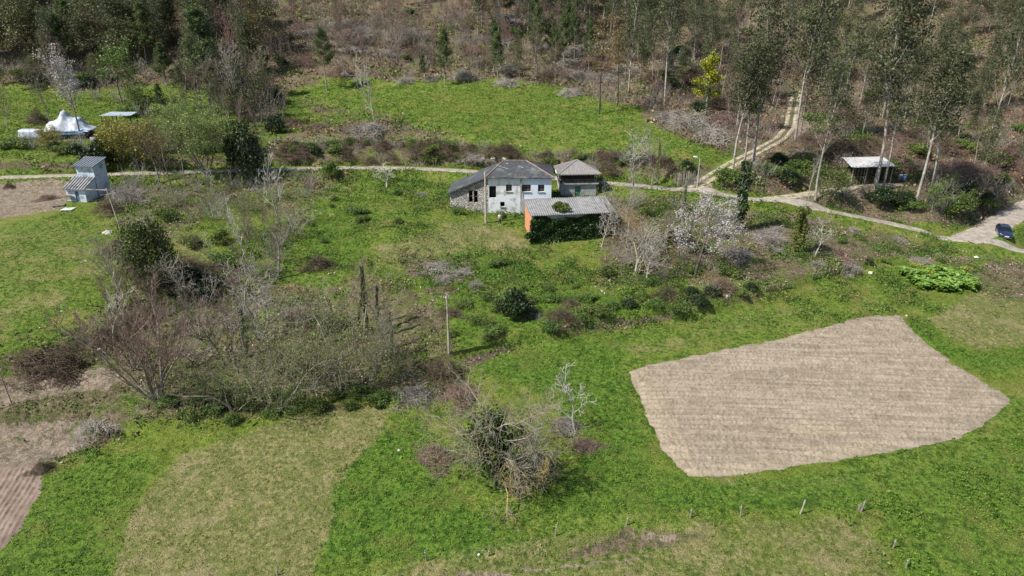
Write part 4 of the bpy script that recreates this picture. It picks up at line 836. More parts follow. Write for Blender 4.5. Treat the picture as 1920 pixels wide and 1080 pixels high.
m = MB(); m.box(-2.0, 2.0, .2, 1.8, -.2, .75)
for k in range(16): m.tube([(-1.9 + k * .25, .12, .12 + .2 * (k % 2)), (-1.9 + k * .25, .3, .12 + .2 * (k % 2))], .11, 7)
m.build('logs', wood_m, root)
P = at(195, 245); root = tag(empty('canopy', P, R(-2)), 'light canopy of a thin blue grey sheet on slender posts beside the tarp shelter', 'canopy')
m = MB().slab([(0, 1, 2, 3)], [(-.2,-.3,2.7),(5.6,-.3,2.75),(5.3,2.6,3.0),(.5,2.6,3.0)], .05); m.build('sheet', mat('canopy_sheet', (.25, .30, .36), (.36, .41, .46), 1.5, .5, .4), root)
for x, y in ((0, 0), (2.8, 0), (5.3, 0), (.6, 2.4), (5.1, 2.4)):
    m = MB().tube([(x, y, -.4), (x, y, 2.75 if y < 1 else 2.95)], .09, 6); m.build('post', wood_d, root)
for px, py, w, h, lab in ((175, 262, .7, .5, 'small white crate standing on the grass right of the tarp shelter'), (92, 262, .9, .3, 'pale board lying on the grass left of the tarp shelter')):
    P = at(px, py); m = MB(); 
    if h > .4:
        for k in range(4): m.box(-w/2, w/2, -w/2, -w/2 + .03, k * .12, k * .12 + .09); m.box(-w/2, -w/2 + .03, -w/2 + .03, w/2, k * .12, k * .12 + .09); m.box(w/2 - .03, w/2, -w/2 + .03, w/2, k * .12, k * .12 + .09); m.box(-w/2 + .03, w/2 - .03, w/2 - .03, w/2, k * .12, k * .12 + .09)
        m.box(-w/2 + .03, w/2 - .03, -w/2 + .03, w/2 - .03, 0, .04); tag(m.build('crate', white_p, None, loc=P), lab, 'crate')
    else:
        for k in range(4): m.bar((-w, k * .22, .08), (w, k * .22 + .1, .14), .2, .04)
        m.bar((-w * .6, -.1, .04), (-w * .6, .8, .04), .08); m.bar((w * .6, -.1, .06), (w * .6, .8, .06), .08); tag(m.build('boards', wood_m, None, loc=P), lab, 'boards')
# pallets in front of the hut
for px, py, rz, lab, mt in ((110, 386, 30, 'weathered pallet lying left of the blue hut, the farther one', wood_m), (128, 394, 5, 'pale slatted pallet lying in the grass in front of the blue hut, the nearer one', white_p)):
    P = at(px, py); pr = tag(empty('pallet', P, R(rz)), lab, 'pallet', 'pallets in front of the hut'); m = MB()
    for k in range(6): m.box(-.75, .75, -.65 + k * .24, -.65 + k * .24 + .13, .16, .19)
    m.build('slats', mt, pr); m = MB()
    for x in (-.7, -.05, .6): m.box(x, x + .1, -.65, .68, .02, .157)
    m.build('bearers', wood_m, pr)
# ================================================================== POLES, POSTS
conc = mat('pole_concrete', (.33, .30, .25), (.44, .41, .35), 2, .9, .2); wpole = mat('pole_wood', (.30, .26, .21), (.44, .39, .33), 2, .9, .2, c3=(.20, .16, .12), s3=.8)
def pole(px, py, top, label, mt, r=.12, lean=(0, 0), arm=None, box=False):
    P = at(px, py); h = h_for(P, top); o = tag(empty('utility_pole', P), label, 'pole'); o.rotation_euler = (R(lean[0]), R(lean[1]), 0)
    MB().tube([(0,0,-.6),(0,0,h * .5),(0,0,h)], [r * 1.15, r, r * .75], 9).build('shaft', mt, o)
    if arm: MB().bar((0, 0, h - .25), (arm[0], arm[1], h - .25 + arm[2]), .10).build('crossarm', mt, o)
    else:
        for dx, dz in ((.12, .25), (-.12, .35)): MB().tube([(dx, 0, h - dz), (dx, 0, h - dz + .17)], .05, 6).build('insulator', white_p, o)
    return o
pole(911, 419, 322, 'tall concrete pole standing in front of the stone and white wall of the farmhouse', conc, .15)
pole(842, 662, 553, 'bare pale utility pole standing alone on the terrace edge left of the centre', wpole, .11)
pole(227, 432, 352, 'leaning wooden pole with a long crossarm beside the blue hut', wpole, .11, (0, -7), (-2.8, .3, .35))
pole(24, 762, 690, 'thin dark leaning stake pole beside the dirt track at the left edge', wood_m, .05, (0, -4))
P = at(1307, 352); h = h_for(P, 297); o = tag(empty('street_lamp', P), 'single street lamp on a thin pale pole beside the road junction', 'street lamp'); 
MB().tube([(0,0,-.4),(0,0,h)], [.1, .07], 8).build('post', conc, o); MB().tube([(0,0,h - .05),(-.5, -.05, h + .18)], .035, 6).build('arm', conc, o)
m = MB().tube([(-.35,-.04,h + .1),(-.5,-.05,h + .17),(-.95,-.08,h + .27),(-1.05,-.08,h + .28)], [.06,.13,.13,.05], 8); m.build('lamp_head', white_p, o)
# fence posts along the lower paddock
FP = [(799,1050,1030,'third'),(915,1042,1036,''),(1041,1005,985,''),(1174,985,969,''),(1293,972,953,''),(1388,968,948,''),(1500,964,938,''),(1614,960,937,''),(1673,1030,1012,''),(1699,1062,1048,''),(520,1078,1066,'')]
FL = ['lowest grey fence post near the bottom edge left of the centre','short low stub post in the pale strip at the bottom centre','grey fence post just right of the big spreading tree','dark fence post beside the bare eroded patch','leaning fence post right of the bare eroded patch','thin dark fence post between two others below the ploughed field','taller pale fence post below the ploughed field','pale corner fence post with a grey block at its foot','leaning post standing below the corner post','last small leaning post near the bottom right','tiny post at the bottom edge in the pale mown grass']
for (px, py, tp, _), lab in zip(FP, FL):
    P = at(px, py); h = max(h_for(P, tp), .5); rng = random.Random(px); o = tag(empty('fence_post', P), lab, 'post', 'fence posts of the lower paddock'); o.rotation_euler = (R(rng.gauss(0, 5)), R(rng.gauss(4, 4)), 0)
    MB().tube([(0,0,-.3),(.02,0,h * .5),(0,.01,h)], [.055, .05, .045], 7).build('shaft', wood_m if px != 1500 else wpole, o)
    MB().tube([(0,0,h * .8),(0,0,h * .8 + .03)], .065, 7).build('wire_staple', cement, o)
P = at(1611, 957); m = MB(); m.box(-.09, .09, -.08, .08, -.1, .4); m.box(-.07, .07, -.06, .06, .4, .46); tag(m.build('concrete_block', wood_m, None, loc=P), 'grey concrete block leaning at the foot of the corner fence post', 'block')
# slanted terrace stakes
for grp, pl, n, hh in (('stakes shoring the upper terrace bank', [(1522,524),(1560,516),(1594,503)], 11, .95), ('stakes shoring the lower terrace bank', [(1434,547),(1455,544),(1484,540)], 7, .8)):
    W3 = [at(*q) for q in pl]
    for k in range(n):
        f = k / (n - 1) * (len(W3) - 1); i = min(int(f), len(W3) - 2); P = W3[i].lerp(W3[i + 1], f - i); P.z = gz(P.x, P.y); rng = random.Random(k + n)
        o = MB().tube([(0,0,-.2),(.05,.02,hh * .5),(.12,.05,hh * (.8 + .4 * rng.random()))], [.045,.04,.03], 6).build('stake', wood_m, None, loc=P)
        pos = 'the leftmost' if k == 0 else ('the rightmost' if k == n - 1 else 'one of those in the middle')
        tag(o, '%s %s' % ({'the leftmost': 'leftmost', 'the rightmost': 'rightmost'}.get(pos, 'middle'), grp.replace('stakes', 'grey stake')), 'stake', grp + (' middle' if 0 < k < n - 1 else ''))
    a, b_ = W3[0], W3[-1]
    nm = 'upper' if n == 11 else 'lower'; m = MB(); c_ = (a + b_) / 2; c_.z = gz(c_.x, c_.y)
    for j in range(3):
        pts = []
        for k in range(9):
            q = a.lerp(b_, k / 8) if len(W3) < 3 else (W3[0].lerp(W3[1], k / 4) if k <= 4 else W3[1].lerp(W3[2], k / 4 - 1)); pts.append((q.x - c_.x + .1, q.y - c_.y + .08, gz(q.x, q.y) - c_.z + .2 + j * .24))
        m.tube(pts, .03, 5)
    tag(m.build('rail_fence', wood_m, None, loc=c_), 'low rails tied along the %s row of terrace stakes' % nm, 'fence')
# dry canes by the road
for k in range(13):
    P = at(1268 + k * 3.6, 346 + (k % 3)); rng = random.Random(k); segs = []
    for j in range(7):
        x, y = rng.gauss(0, .15), rng.gauss(0, .2); segs.append((x, y, -.2, x + rng.gauss(0, .12), y + .05, 1.4 + rng.random(), .035, .015))
    tag(link('cane_clump', npmesh('cane_clump', *tubes(segs, 4), bark_pale), None, P), 'clump of pale dry upright canes on the bank behind the street lamp' if 0 < k < 12 else ('leftmost clump of pale dry canes behind the street lamp' if k == 0 else 'rightmost clump of pale dry canes nearest the street lamp'), 'canes', 'pale dry canes behind the street lamp')
# ================================================================== CAR
def car(P, rz):
    root = tag(empty('parked_car', P, rz), 'dark blue hatchback car parked at the junction at the right edge', 'car')
    paint = mat('car_paint', (.012, .022, .05), (.016, .028, .06), 1, .22, .6, coord='Object'); paint.node_tree.nodes['Principled BSDF'].inputs['Coat Weight'].default_value = .7
    blk = mat('black_trim', (.012, .012, .012), None, 2, .6); chrome = mat('rim_metal', (.45, .45, .46), None, 2, .35, .5, metal=.8); lightm = mat('lamp_glass', (.6, .62, .65), None, 3, .15, .6); tyre = mat('tyre', (.02, .02, .02), None, 3, .9)
    # front towards -y.  stations: y, half width, z bottom, z belt(shoulder), z top centre
    st = [(-2.15,.62,.38,.58,.62),(-2.08,.74,.24,.68,.72),(-1.9,.82,.2,.76,.82),(-1.3,.87,.2,.86,.94),(-.85,.88,.2,.92,1.0),(0,.89,.2,.95,1.0),(.9,.89,.2,.98,1.0),(1.6,.87,.2,1.0,1.02),(1.98,.82,.24,1.0,1.03),(2.12,.72,.36,.92,.96)]
    V = []; Fc = []
    for y, w, zb, zs, zt in st:
        V += [(-w * .86, y, zb), (-w, y, zb + .14), (-w, y, (zb + zs) / 2), (-w * .97, y, zs - .04), (-w * .86, y, zs + .02), (-w * .4, y, zt), (w * .4, y, zt), (w * .86, y, zs + .02), (w * .97, y, zs - .04), (w, y, (zb + zs) / 2), (w, y, zb + .14), (w * .86, y, zb)]
    for i in range(len(st) - 1):
        for k in range(12): Fc.append((i*12 + k, i*12 + (k+1) % 12, (i+1)*12 + (k+1) % 12, (i+1)*12 + k))
    Fc += [tuple(range(12))[::-1], tuple(range((len(st)-1)*12, len(st)*12))]
    body = MB().add(V, Fc).build('body', paint, root, True)
    gl = [(-1.05,.74,.93,.95),(-.35,.70,.94,1.40),(.1,.68,.95,1.46),(.9,.67,.97,1.45),(1.55,.66,.99,1.36),(1.98,.70,1.0,1.03)]
    V = []; Fc = []
    for y, w, zb, zt in gl:
        wt = w * (1 - .22 * (zt - zb) / .5); V += [(-w - .06, y, zb), (-wt, y, zt - .03), (-wt * .8, y, zt), (wt * .8, y, zt), (wt, y, zt - .03), (w + .06, y, zb)]
    for i in range(len(gl) - 1):
        for k in range(5): Fc.append((i*6 + k, i*6 + k + 1, (i+1)*6 + k + 1, (i+1)*6 + k))
    MB().add(V, Fc).build('windows', mat('car_glass', (.01, .012, .016), None, 1, .08, .7), root, True)
    m = MB(); m.slab([(0,1,2,3),(3,2,5,4)], [(-.57,-.3,1.445),(.57,-.3,1.445),(.56,.5,1.50),(-.56,.5,1.50),(-.54,1.6,1.385),(.54,1.6,1.385)], .04)
    for s in (-1, 1):
        m.bar((s*.77,-1.03,.95),(s*.58,-.33,1.43),.05); m.bar((s*.75,.25,.97),(s*.58,.25,1.45),.06); m.bar((s*.75,1.3,1.0),(s*.57,1.3,1.42),.07); m.bar((s*.73,1.97,1.02),(s*.56,1.55,1.39),.07)
    m.build('roof', paint, root)
    for sx_ in (-1, 1):
        for y in (-1.32, 1.3):
            w_ = empty('wheel', (0, 0, 0)); w_.parent = root; w_.location = (sx_ * .80, y, .31)
            MB().tube([(-.1, 0, 0), (.1, 0, 0)], .31, 20).build('tyre', tyre, w_); MB().tube([(sx_ * .1 , 0, 0), (sx_ * .115, 0, 0)], [.2, .18], 14).build('rim', chrome, w_)
        MB().tube([(sx_ * .52, -2.02, .64), (sx_ * .70, -1.9, .68), (sx_ * .80, -1.75, .72)], [.07, .09, .05], 8).build('headlight', lightm, root)
        MB().tube([(sx_ * .66, 2.05, .85), (sx_ * .78, 1.98, .88)], [.07, .08], 8).build('tail_light', mat('tail_red%d' % sx_, (.35, .02, .02), None, 2, .3), root)
        MB().box(sx_ * .9 - .08, sx_ * .9 + .08, -.82, -.7, .95, 1.08).build('mirror', paint, root)
    MB().box(-.27, .27, -2.19, -2.16, .42, .54).build('number_plate', white_p, root)
    m = MB(); m.box(-.5, .5, -2.17, -2.13, .3, .4); m.box(-.45, .45, -2.12, -2.09, .6, .66); m.build('grille', blk, root)
    MB().box(-.6, .6, -2.19, -2.14, .24, .29).build('bumper_trim', chrome, root); return root
P = at(1891, 447); car(P + Vector((0, 1.2, .03)), R(-24))
# ================================================================== PERSON
def person(P, rz):
    root = tag(empty('person', P, rz), 'person in white top and dark trousers standing in front of the farmhouse', 'person')
    skin = mat('skin', (.42, .26, .19), (.38, .23, .17), 4, .6); shirt = mat('shirt_white', (.70, .72, .74), (.62, .64, .66), 3, .8); trs = mat('trousers_dark', (.03, .032, .04), (.05, .05, .06), 3, .9); hair = mat('hair_dark', (.03, .022, .018), None, 5, .8); shoe = mat('shoe_pale', (.6, .6, .6), None, 3, .7)
    def skinned(name, pts, edges, rad, mt, parent, sub=1):
        me = bpy.data.meshes.new(name); me.from_pydata(pts, edges, []); me.materials.append(mt); o = link(name, me, parent); md = o.modifiers.new('skin', 'SKIN'); md.use_smooth_shade = True
        for i, r_ in enumerate(rad): me.skin_vertices[0].data[i].radius = r_ if isinstance(r_, tuple) else (r_, r_)
        me.skin_vertices[0].data[0].use_root = True; s_ = o.modifiers.new('sub', 'SUBSURF'); s_.levels = s_.render_levels = sub; return o
    pts = [(0,0,.94),(0,0,1.12),(0,-.01,1.32),(0,0,1.45),(0,0,1.53),(0,-.01,1.63),(0,-.015,1.72)]; E = [(0,1),(1,2),(2,3),(3,4),(4,5),(5,6)]; rad = [(.15,.11),(.13,.10),(.16,.11),(.07,.06),(.05,.05),(.085,.10),(.06,.075)]
    for s in (-1, 1):
        n = len(pts); pts += [(s*.16,0,1.40),(s*.22,.02,1.14),(s*.21,-.10,.93),(s*.20,-.14,.87)]; E += [(2,n),(n,n+1),(n+1,n+2),(n+2,n+3)]; rad += [.055,.042,.032,(.035,.02)]
        h0 = n + 3; hx, hy, hz = pts[h0]
        for k, (dx, L) in enumerate(((-.028,.070),(-.010,.078),(.010,.074),(.027,.058))):
            q = len(pts); pts += [(hx+dx, hy-.02, hz-.035),(hx+dx, hy-.03, hz-.035-L*.5),(hx+dx, hy-.02, hz-.035-L)]; E += [(h0,q),(q,q+1),(q+1,q+2)]; rad += [.009,.008,.007]
        q = len(pts); pts += [(hx-s*.035,hy-.03,hz-.01),(hx-s*.045,hy-.05,hz-.045)]; E += [(h0,q),(q,q+1)]; rad += [.010,.008]
        n = len(pts); pts += [(s*.09,0,.88),(s*.11,-.02,.50),(s*.12,.02,.10),(s*.13,-.10,.05)]; E += [(0,n),(n,n+1),(n+1,n+2),(n+2,n+3)]; rad += [.09,.06,.042,(.04,.03)]
    skinned('body', pts, E, rad, skin, root)
    skinned('shirt', [(0,0,.95),(0,0,1.12),(0,-.01,1.32),(0,0,1.44),(-.17,0,1.40),(-.215,.02,1.18),(.17,0,1.40),(.215,.02,1.18)], [(0,1),(1,2),(2,3),(2,4),(4,5),(2,6),(6,7)], [(.175,.13),(.155,.12),(.18,.13),(.085,.075),.07,.06,.07,.06], shirt, root)
    skinned('trousers', [(0,0,.95),(.09,0,.86),(.11,-.02,.50),(.12,.02,.12),(-.09,0,.86),(-.11,-.02,.50),(-.12,.02,.12)], [(0,1),(1,2),(2,3),(0,4),(4,5),(5,6)], [(.16,.125),.105,.078,.065,.105,.078,.065], trs, root)
    for s in (-1, 1): skinned('shoe', [(s*.12,.05,.05),(s*.125,-.04,.05),(s*.13,-.16,.04)], [(0,1),(1,2)], [(.05,.045),(.052,.045),(.045,.03)], shoe, root)
    skinned('hair', [(0,.03,1.60),(0,.035,1.68),(0,.0,1.755)], [(0,1),(1,2)], [(.085,.075),(.095,.09),(.07,.075)], hair, root)
    m = MB().tube([(0,-.10,1.66),(0,-.125,1.63),(0,-.10,1.615)], [.008,.016,.012], 6); m.build('nose', skin, root)
    for s in (-1, 1): MB().tube([(s*.035,-.098,1.675),(s*.035,-.108,1.675)], [.012,.008], 8).build('eye', hair, root); MB().tube([(s*.09,.0,1.66),(s*.105,.005,1.665)], [.022,.016], 8).build('ear', skin, root)
    MB().tube([(-.025,-.10,1.585),(0,-.106,1.583),(.025,-.10,1.585)], .006, 6).build('mouth', mat('lips', (.35,.13,.11), None, 3), root)
person(at(937, 422), R(15))
# ================================================================== INDIVIDUAL TREES AND SHRUBS (foot x, foot y, top y)
# -- the big spreading ivy-clad tree in the lower centre
def big_tree():
    P = at(932, 898); rng = random.Random(77); nr = np.random.default_rng(77); S = []; tips = []
    root = tag(empty('bare_tree', P), 'large spreading bare tree with a dark ivy covered centre in the lower middle', 'tree')
    def rv(): return Vector((rng.gauss(0, 1), rng.gauss(0, 1), rng.gauss(0, 1)))
    def br(p, d, L, r, lv, droop):
        ns = (0, 7, 5, 3, 2)[lv]; dd = d.copy()
        for i in range(ns):
            dd = (dd + rv() * (.16 if lv < 3 else .24) + Vector((0, 0, droop)) * .16).normalized(); q = p + dd * (L / ns); r2 = max(.011, r * (1 - .75 / ns)); S.append((*p, *q, r, r2, lv)); p = q; r = r2
            if lv < 4 and i >= (2 if lv == 1 else 1) and (lv < 3 or rng.random() < .42):
                for k in range((2, 2, 2)[lv - 1]):
                    u = rv().cross(dd).normalized(); a = R(38 + rng.random() * 25); br(p, (dd * math.cos(a) + u * math.sin(a)).normalized(), L * (.42 if lv < 3 else .5) * (.7 + .6 * rng.random()), r * .55, lv + 1, droop * .6)
    trunk = [(0,0,-.4),(.1,0,1.1),(-.15,.15,2.0),(-.1,.4,3.0),(-.4,.7,3.9)]
    for k in range(19):
        f = .25 + .75 * k / 19; i = min(int(f * 4), 3); p = Vector(trunk[i]).lerp(Vector(trunk[i + 1]), f * 4 - i); a = k * 2.4 + rng.gauss(0, .3); e = -.15 + .75 * f + rng.gauss(0, .15)
        br(p, Vector((math.cos(a), math.sin(a), e)).normalized(), (4.3 - .6 * f) * (.85 + .35 * rng.random()), .068, 1, -.25 + .35 * f)
    for k in range(6):
        a = -.2 - 1.2 * rng.random(); z_ = 1.0 + 1.6 * rng.random()
        br(Vector((.1, 0, z_)), Vector((math.cos(a), math.sin(a), .12 + .3 * rng.random())).normalized(), 2.6 + 1.3 * rng.random(), .06, 1, -.25)
    T = [(*trunk[i], *trunk[i + 1], .26 - .045 * i, .26 - .045 * (i + 1)) for i in range(4)]
    link('trunk', wood('trunk', T, 9, bark_grey, [s[:8] for s in S if s[8] <= 2], 5, bark_lich), root)
    V, Fq = tubes([s[:8] for s in S if s[8] > 2], 3); link('crown', npmesh('crown', V, Fq, mat('twig_lichen', (.15, .135, .105), (.29, .265, .22), 1.5, .9, .15, c3=(.33, .26, .10), s3=.5)), root)
    C = []
    for (a, b_, n_, r0_) in (((0,0,.6),(-.1,.2,3.2),1500,.8),((-.1,.2,3),(-.6,1.2,4.8),1700,.6),((0,.1,2.2),(-1.9,.2,4.2),750,.42),((0,.1,2.4),(1.8,.5,3.9),800,.5),((0,0,2),(.2,-1.0,2.9),380,.35),((0,.1,3),(.3,1.2,5.2),350,.35),((0,0,1.8),(-1.2,-.4,2.6),240,.3),((.2,-.2,1.2),(1.6,-.9,1.9),700,.5),((.2,-.4,.8),(.5,-1.6,1.2),400,.4)):
        t_ = nr.random(n_); c = np.array(a) + (np.array(b_) - np.array(a)) * t_[:, None]; C.append(c + nr.normal(size=c.shape) * r0_ * (.5 + .5 * np.sin(t_ * 9)[:, None] ** 2) * .85)
    C = np.vstack(C) + [0, -.35, .1]; link('ivy', npmesh('ivy', *quads(nr, C, np.full(len(C), .22), 1.1, droop=.4), leaf_ivy), root)
big_tree()
T_ = [
 ('white_bare', 1079, 812, 715, 'small pale forked bare tree right of the big ivy centred tree', dict(variant=1, sx=1.1)),
 ('bare_red', 297, 748, 560, 'multi stemmed reddish brown bare tree on the lower left bank', dict(sx=1.25, variant=0)),
 ('bare_red', 252, 690, 590, 'smaller reddish bare tree behind the multi stemmed one at the lower left', dict(sx=1.2, variant=1)),
 ('white_bare', 215, 655, 540, 'thin white stemmed bare tree at the left end of the thicket', dict(variant=0, sx=.7)),
 ('bare', 425, 690, 560, 'upright bare tree with brownish twigs left of the olive thicket', dict(sx=1.0)),
 ('bare', 447, 700, 575, 'second upright bare tree leaning beside the brownish one left of the olive thicket', dict(sx=.9)),
 ('thin_ivy', 462, 668, 560, 'slender dark ivy wrapped trunk between bare trees in the left thicket', {}),
 ('lichen', 488, 632, 490, 'pale yellowish barked bare tree in the middle of the thicket', dict(sx=.95)),
 ('bare_pale', 505, 612, 540, 'thin pale bare stem just right of the yellowish barked tree', dict(sx=.5)),
 ('olive_tree', 520, 775, 625, 'olive grey twiggy tree at the lower edge of the thicket left part', dict(sx=.95)),
 ('bare_olive', 440, 770, 660, 'low olive grey twiggy tree left of the others on the thicket edge', dict(sx=1.2)),
 ('bare_olive', 585, 735, 580, 'dense olive grey twiggy tree in the middle of the thicket', dict(sx=.95)),
 ('olive_tree', 640, 735, 550, 'tallest dense olive grey twiggy tree of the thicket', dict(sx=.9)),
 ('olive_tree', 690, 730, 610, 'olive grey twiggy tree at the right end of the thicket', dict(sx=.85)),
 ('bare', 560, 670, 565, 'grey twiggy tree at the upper side of the thicket', dict(sx=1.0)),
 ('thin_ivy', 625, 640, 560, 'short ivy wrapped trunk among the olive grey twigs', {}),
 ('ivy_column', 670, 622, 528, 'ivy dark trunk, the leftmost of the cluster at the thicket top', dict(tilt=6, sx=.33)),
 ('ivy_column', 688, 620, 500, 'tallest ivy dark trunk of the cluster at the thicket top', dict(sx=.3)),
 ('ivy_column', 708, 625, 538, 'ivy dark trunk, the rightmost of the cluster at the thicket top', dict(tilt=6, sx=.33)),
 ('bare', 684, 622, 510, 'bare tree with spreading crown among the ivy dark trunks', dict(sx=1.15)),
 ('thin_ivy', 736, 668, 585, 'yellow green ivy trunk at the right edge of the thicket', dict(variant=1)),
 ('bare_pale', 730, 690, 590, 'pale bare tree beside the yellow green ivy trunk', dict(sx=.8)),
 ('ivy_crown', 288, 545, 402, 'big dark ivy covered tree on the left slope', dict(sx=.62)),
 ('bare_pale', 345, 575, 478, 'bushy grey bare tree with black shade beside the big ivy covered tree', dict(sx=1.3)),
 ('dark_bush', 365, 555, 505, 'black green bush beside the bushy grey bare tree', dict(sx=1.2)),
 ('bare_olive', 240, 560, 470, 'yellowish twiggy shrub left of the big ivy covered tree', dict(sx=1.0)),
 ('white_bare', 524, 419, 318, 'white barked bare tree standing alone on the green slope', dict(variant=2, sx=.9)),
 ('white_bare', 463, 488, 395, 'leaning white barked bare tree left of the brown one', dict(tilt=6, sx=.8)),
 ('white_bare', 398, 488, 445, 'small pale bare sapling in the pale grass patch', dict(sx=.7)),
 ('bare', 480, 500, 400, 'thin grey bare tree between the white leaning one and the brown one', dict(sx=.8)),
 ('bare', 523, 518, 415, 'round crowned brown bare tree above the thicket', dict(sx=1.2)),
 ('bare', 325, 368, 245, 'tall bare tree below the road left of the willow', dict(sx=.9)),
 ('bare', 300, 345, 240, 'bare brownish tree at the road left of the tall one', dict(sx=1.1)),
 ('white_bare', 398, 360, 312, 'small crooked white bare tree just below the road', dict(sx=.9)),
 ('willow', 386, 326, 197, 'round light green budding tree by the road', dict(sx=1.15)),
 ('bare', 345, 330, 240, 'grey bare tree directly left of the round light green tree', dict(sx=1.1)),
 ('yellow_bush', 262, 312, 222, 'yellowish budding shrub below the canopy', dict(sx=1.15)),
 ('yellow_bush', 228, 305, 240, 'smaller yellowish budding shrub beside the hut end of the road', dict(sx=1.1)),
 ('dark_bush', 192, 318, 262, 'dark bush behind the blue hut', dict(sx=.9)),
 ('evergreen', 462, 335, 222, 'tall black green evergreen tree at the road', dict(sx=.7)),
 ('bare', 505, 330, 240, 'bare tree right of the black green evergreen', dict(sx=1.0)),
 ('white_bare', 480, 340, 265, 'pale bare tree in front of the black green evergreen', dict(sx=.9)),
 ('blossom_tall', 152, 262, 120, 'upright white blossoming tree beside the tarp shelter', dict(sx=.95)),
 ('bare', 97, 240, 130, 'bare tree behind the tarp shelter', dict(sx=.7)),
 ('bare', 15, 245, 178, 'small gnarled bare tree in the meadow at the far left', dict(sx=.9)),
 ('broadleaf', 230, 195, 98, 'dark green spreading tree at the edge of the upper left meadow', dict(sx=1.2, variant=0)),
 ('pine', 396, 206, 15, 'tallest dark pine at the edge of the left wood', dict(sx=1.2, variant=0)),
 ('bare_pale', 452, 225, 100, 'greyish bare tree right of the tallest pine', dict(sx=1.1)),
 ('bare', 430, 222, 125, 'brown bare tree between the tallest pine and the evergreen', dict(sx=1.1)),
 ('pine', 305, 218, 158, 'small young pine below the left wood', dict(sx=1.1)),
 ('broadleaf', 268, 215, 165, 'low green tree beside the small young pine', dict(sx=1.1, variant=1)),
 ('white_bare', 704, 240, 108, 'dead pale trunk on the brambly mound at the meadow edge', dict(variant=0, sx=.55)),
 ('pine', 613, 169, 55, 'lone pine at the upper left corner of the big meadow', dict(sx=1.0, variant=1)),
 ('pine', 834, 160, 55, 'pine above the middle of the big meadow', dict(sx=.8, variant=2)),
 ('pine', 793, 155, 100, 'shorter pine just left of the pine above the meadow', dict(sx=.9)),
 ('pine', 926, 140, 38, 'thin pine right of the pines above the meadow', dict(sx=.7)),
 ('brown_tree', 1123, 214, 48, 'brown leaved tree standing in the upper meadow', dict(sx=1.15)),
 ('brown_tree', 1157, 200, 55, 'second brown leaved tree just behind the one in the meadow', dict(sx=.9)),
 ('eucalyptus', 1178, 179, -30, 'tall pale trunked eucalyptus right of the brown leaved trees', dict(variant=0)),
 ('eucalyptus', 1246, 201, -40, 'tall eucalyptus with pale trunk left of the yellow green tree', dict(variant=1)),
 ('bare', 1228, 190, 70, 'bare thin tree close left of the pale eucalyptus trunk', dict(sx=.6)),
 ('slim_eucalyptus', 1196, 115, -60, 'slender eucalyptus on the slope behind the pale trunked one', {}),
 ('eucalyptus', 1374, 322, 105, 'eucalyptus at the start of the dirt track, the leftmost of three', dict(variant=2, sx=1.25)),
 ('eucalyptus', 1393, 316, 90, 'eucalyptus at the start of the dirt track, the middle of three', dict(variant=3, sx=1.1)),
 ('eucalyptus', 1411, 312, -30, 'tall leaning pale eucalyptus at the start of the dirt track', dict(variant=0, tilt=2)),
 ('eucalyptus', 1491, 262, -30, 'eucalyptus standing where the dirt track enters the wood', dict(variant=1)),
 ('slim_eucalyptus', 1500, 255, 20, 'slim eucalyptus right beside the one at the wood entrance', {}),
 ('eucalyptus', 1529, 374, 95, 'eucalyptus with bright pale lower trunk right of the road fork', dict(variant=3)),
 ('eucalyptus', 1640, 362, -40, 'tall eucalyptus in front of the open shed', dict(variant=2)),
 ('eucalyptus', 1655, 358, 60, 'second eucalyptus close to the front of the open shed', dict(variant=0, sx=.9)),
 ('eucalyptus', 1716, 385, 110, 'eucalyptus on the shaded bank right of the shed', dict(variant=1, sx=1.2)),
 ('eucalyptus', 1742, 380, 130, 'dense eucalyptus on the shaded bank right of the barrels', dict(variant=2, sx=1.2)),
 ('eucalyptus', 1846, 298, -30, 'single white trunked eucalyptus on the right hillside', dict(variant=0, sx=.8)),
 ('bare_pale', 1221, 352, 246, 'pale bare tree with ivy at its foot behind the road', dict(sx=.8)),
 ('thin_ivy', 1232, 345, 268, 'ivy clad stem beside the pale bare tree behind the road', {}),
 ('white_bare', 1190, 352, 262, 'wide pale bare tree right of the granary', dict(sx=1.1)),
 ('ivy_column', 1386, 432, 303, 'tall narrow ivy column beside the road', dict(variant=0, sx=.9)),
 ('thin_ivy', 1278, 412, 350, 'short leaning ivy stem between the bushes below the road', dict(tilt=8)),
 ('ivy_column', 1495, 474, 388, 'stout light green ivy column on the right slope', dict(variant=1, sx=1.0)),
 ('blossom', 1304, 517, 398, 'pink white blossoming cherry tree on a crooked dark trunk', dict(sx=1.15, rz=1.0)),
 ('lichen', 1192, 515, 408, 'orange tinged lichen covered bare tree left of the cherry', dict(sx=1.25, variant=0)),
 ('bare_pale', 1212, 532, 465, 'low spreading grey bare shrub at the foot of the orange tinged tree', dict(sx=1.3)),
 ('bare_pale', 1150, 448, 355, 'grey bare tree crowding the right end of the corrugated roof', dict(sx=1.15)),
 ('bare_pale', 1172, 420, 340, 'silvery bare tree behind the corrugated outbuilding', dict(sx=1.1)),
 ('white_bare', 1128, 462, 400, 'low silvery bare shrub against the ivy wall', dict(sx=1.2)),
 ('orange', 1180, 470, 405, 'low orange twigged shrub right of the outbuilding', dict(sx=1.2)),
 ('bare', 1245, 470, 405, 'grey green bare tree above the cherry', dict(sx=1.1)),
 ('dark_bush', 966, 592, 541, 'lone dark round bush on the green terrace', dict(sx=.9)),
 ('brush_dark', 990, 590, 572, 'dark scrub at the right foot of the lone round bush', dict(sx=.7)),
 ('bush', 620, 330, 300, 'dark rounded bush on the road edge', dict(sx=.9)),
 ('white_bare', 725, 352, 316, 'low bent white bare shrub spreading beside the road', dict(sx=2.6)),
 ('bush', 1058, 400, 392, 'small shrub hidden behind the outbuilding roof', {}),
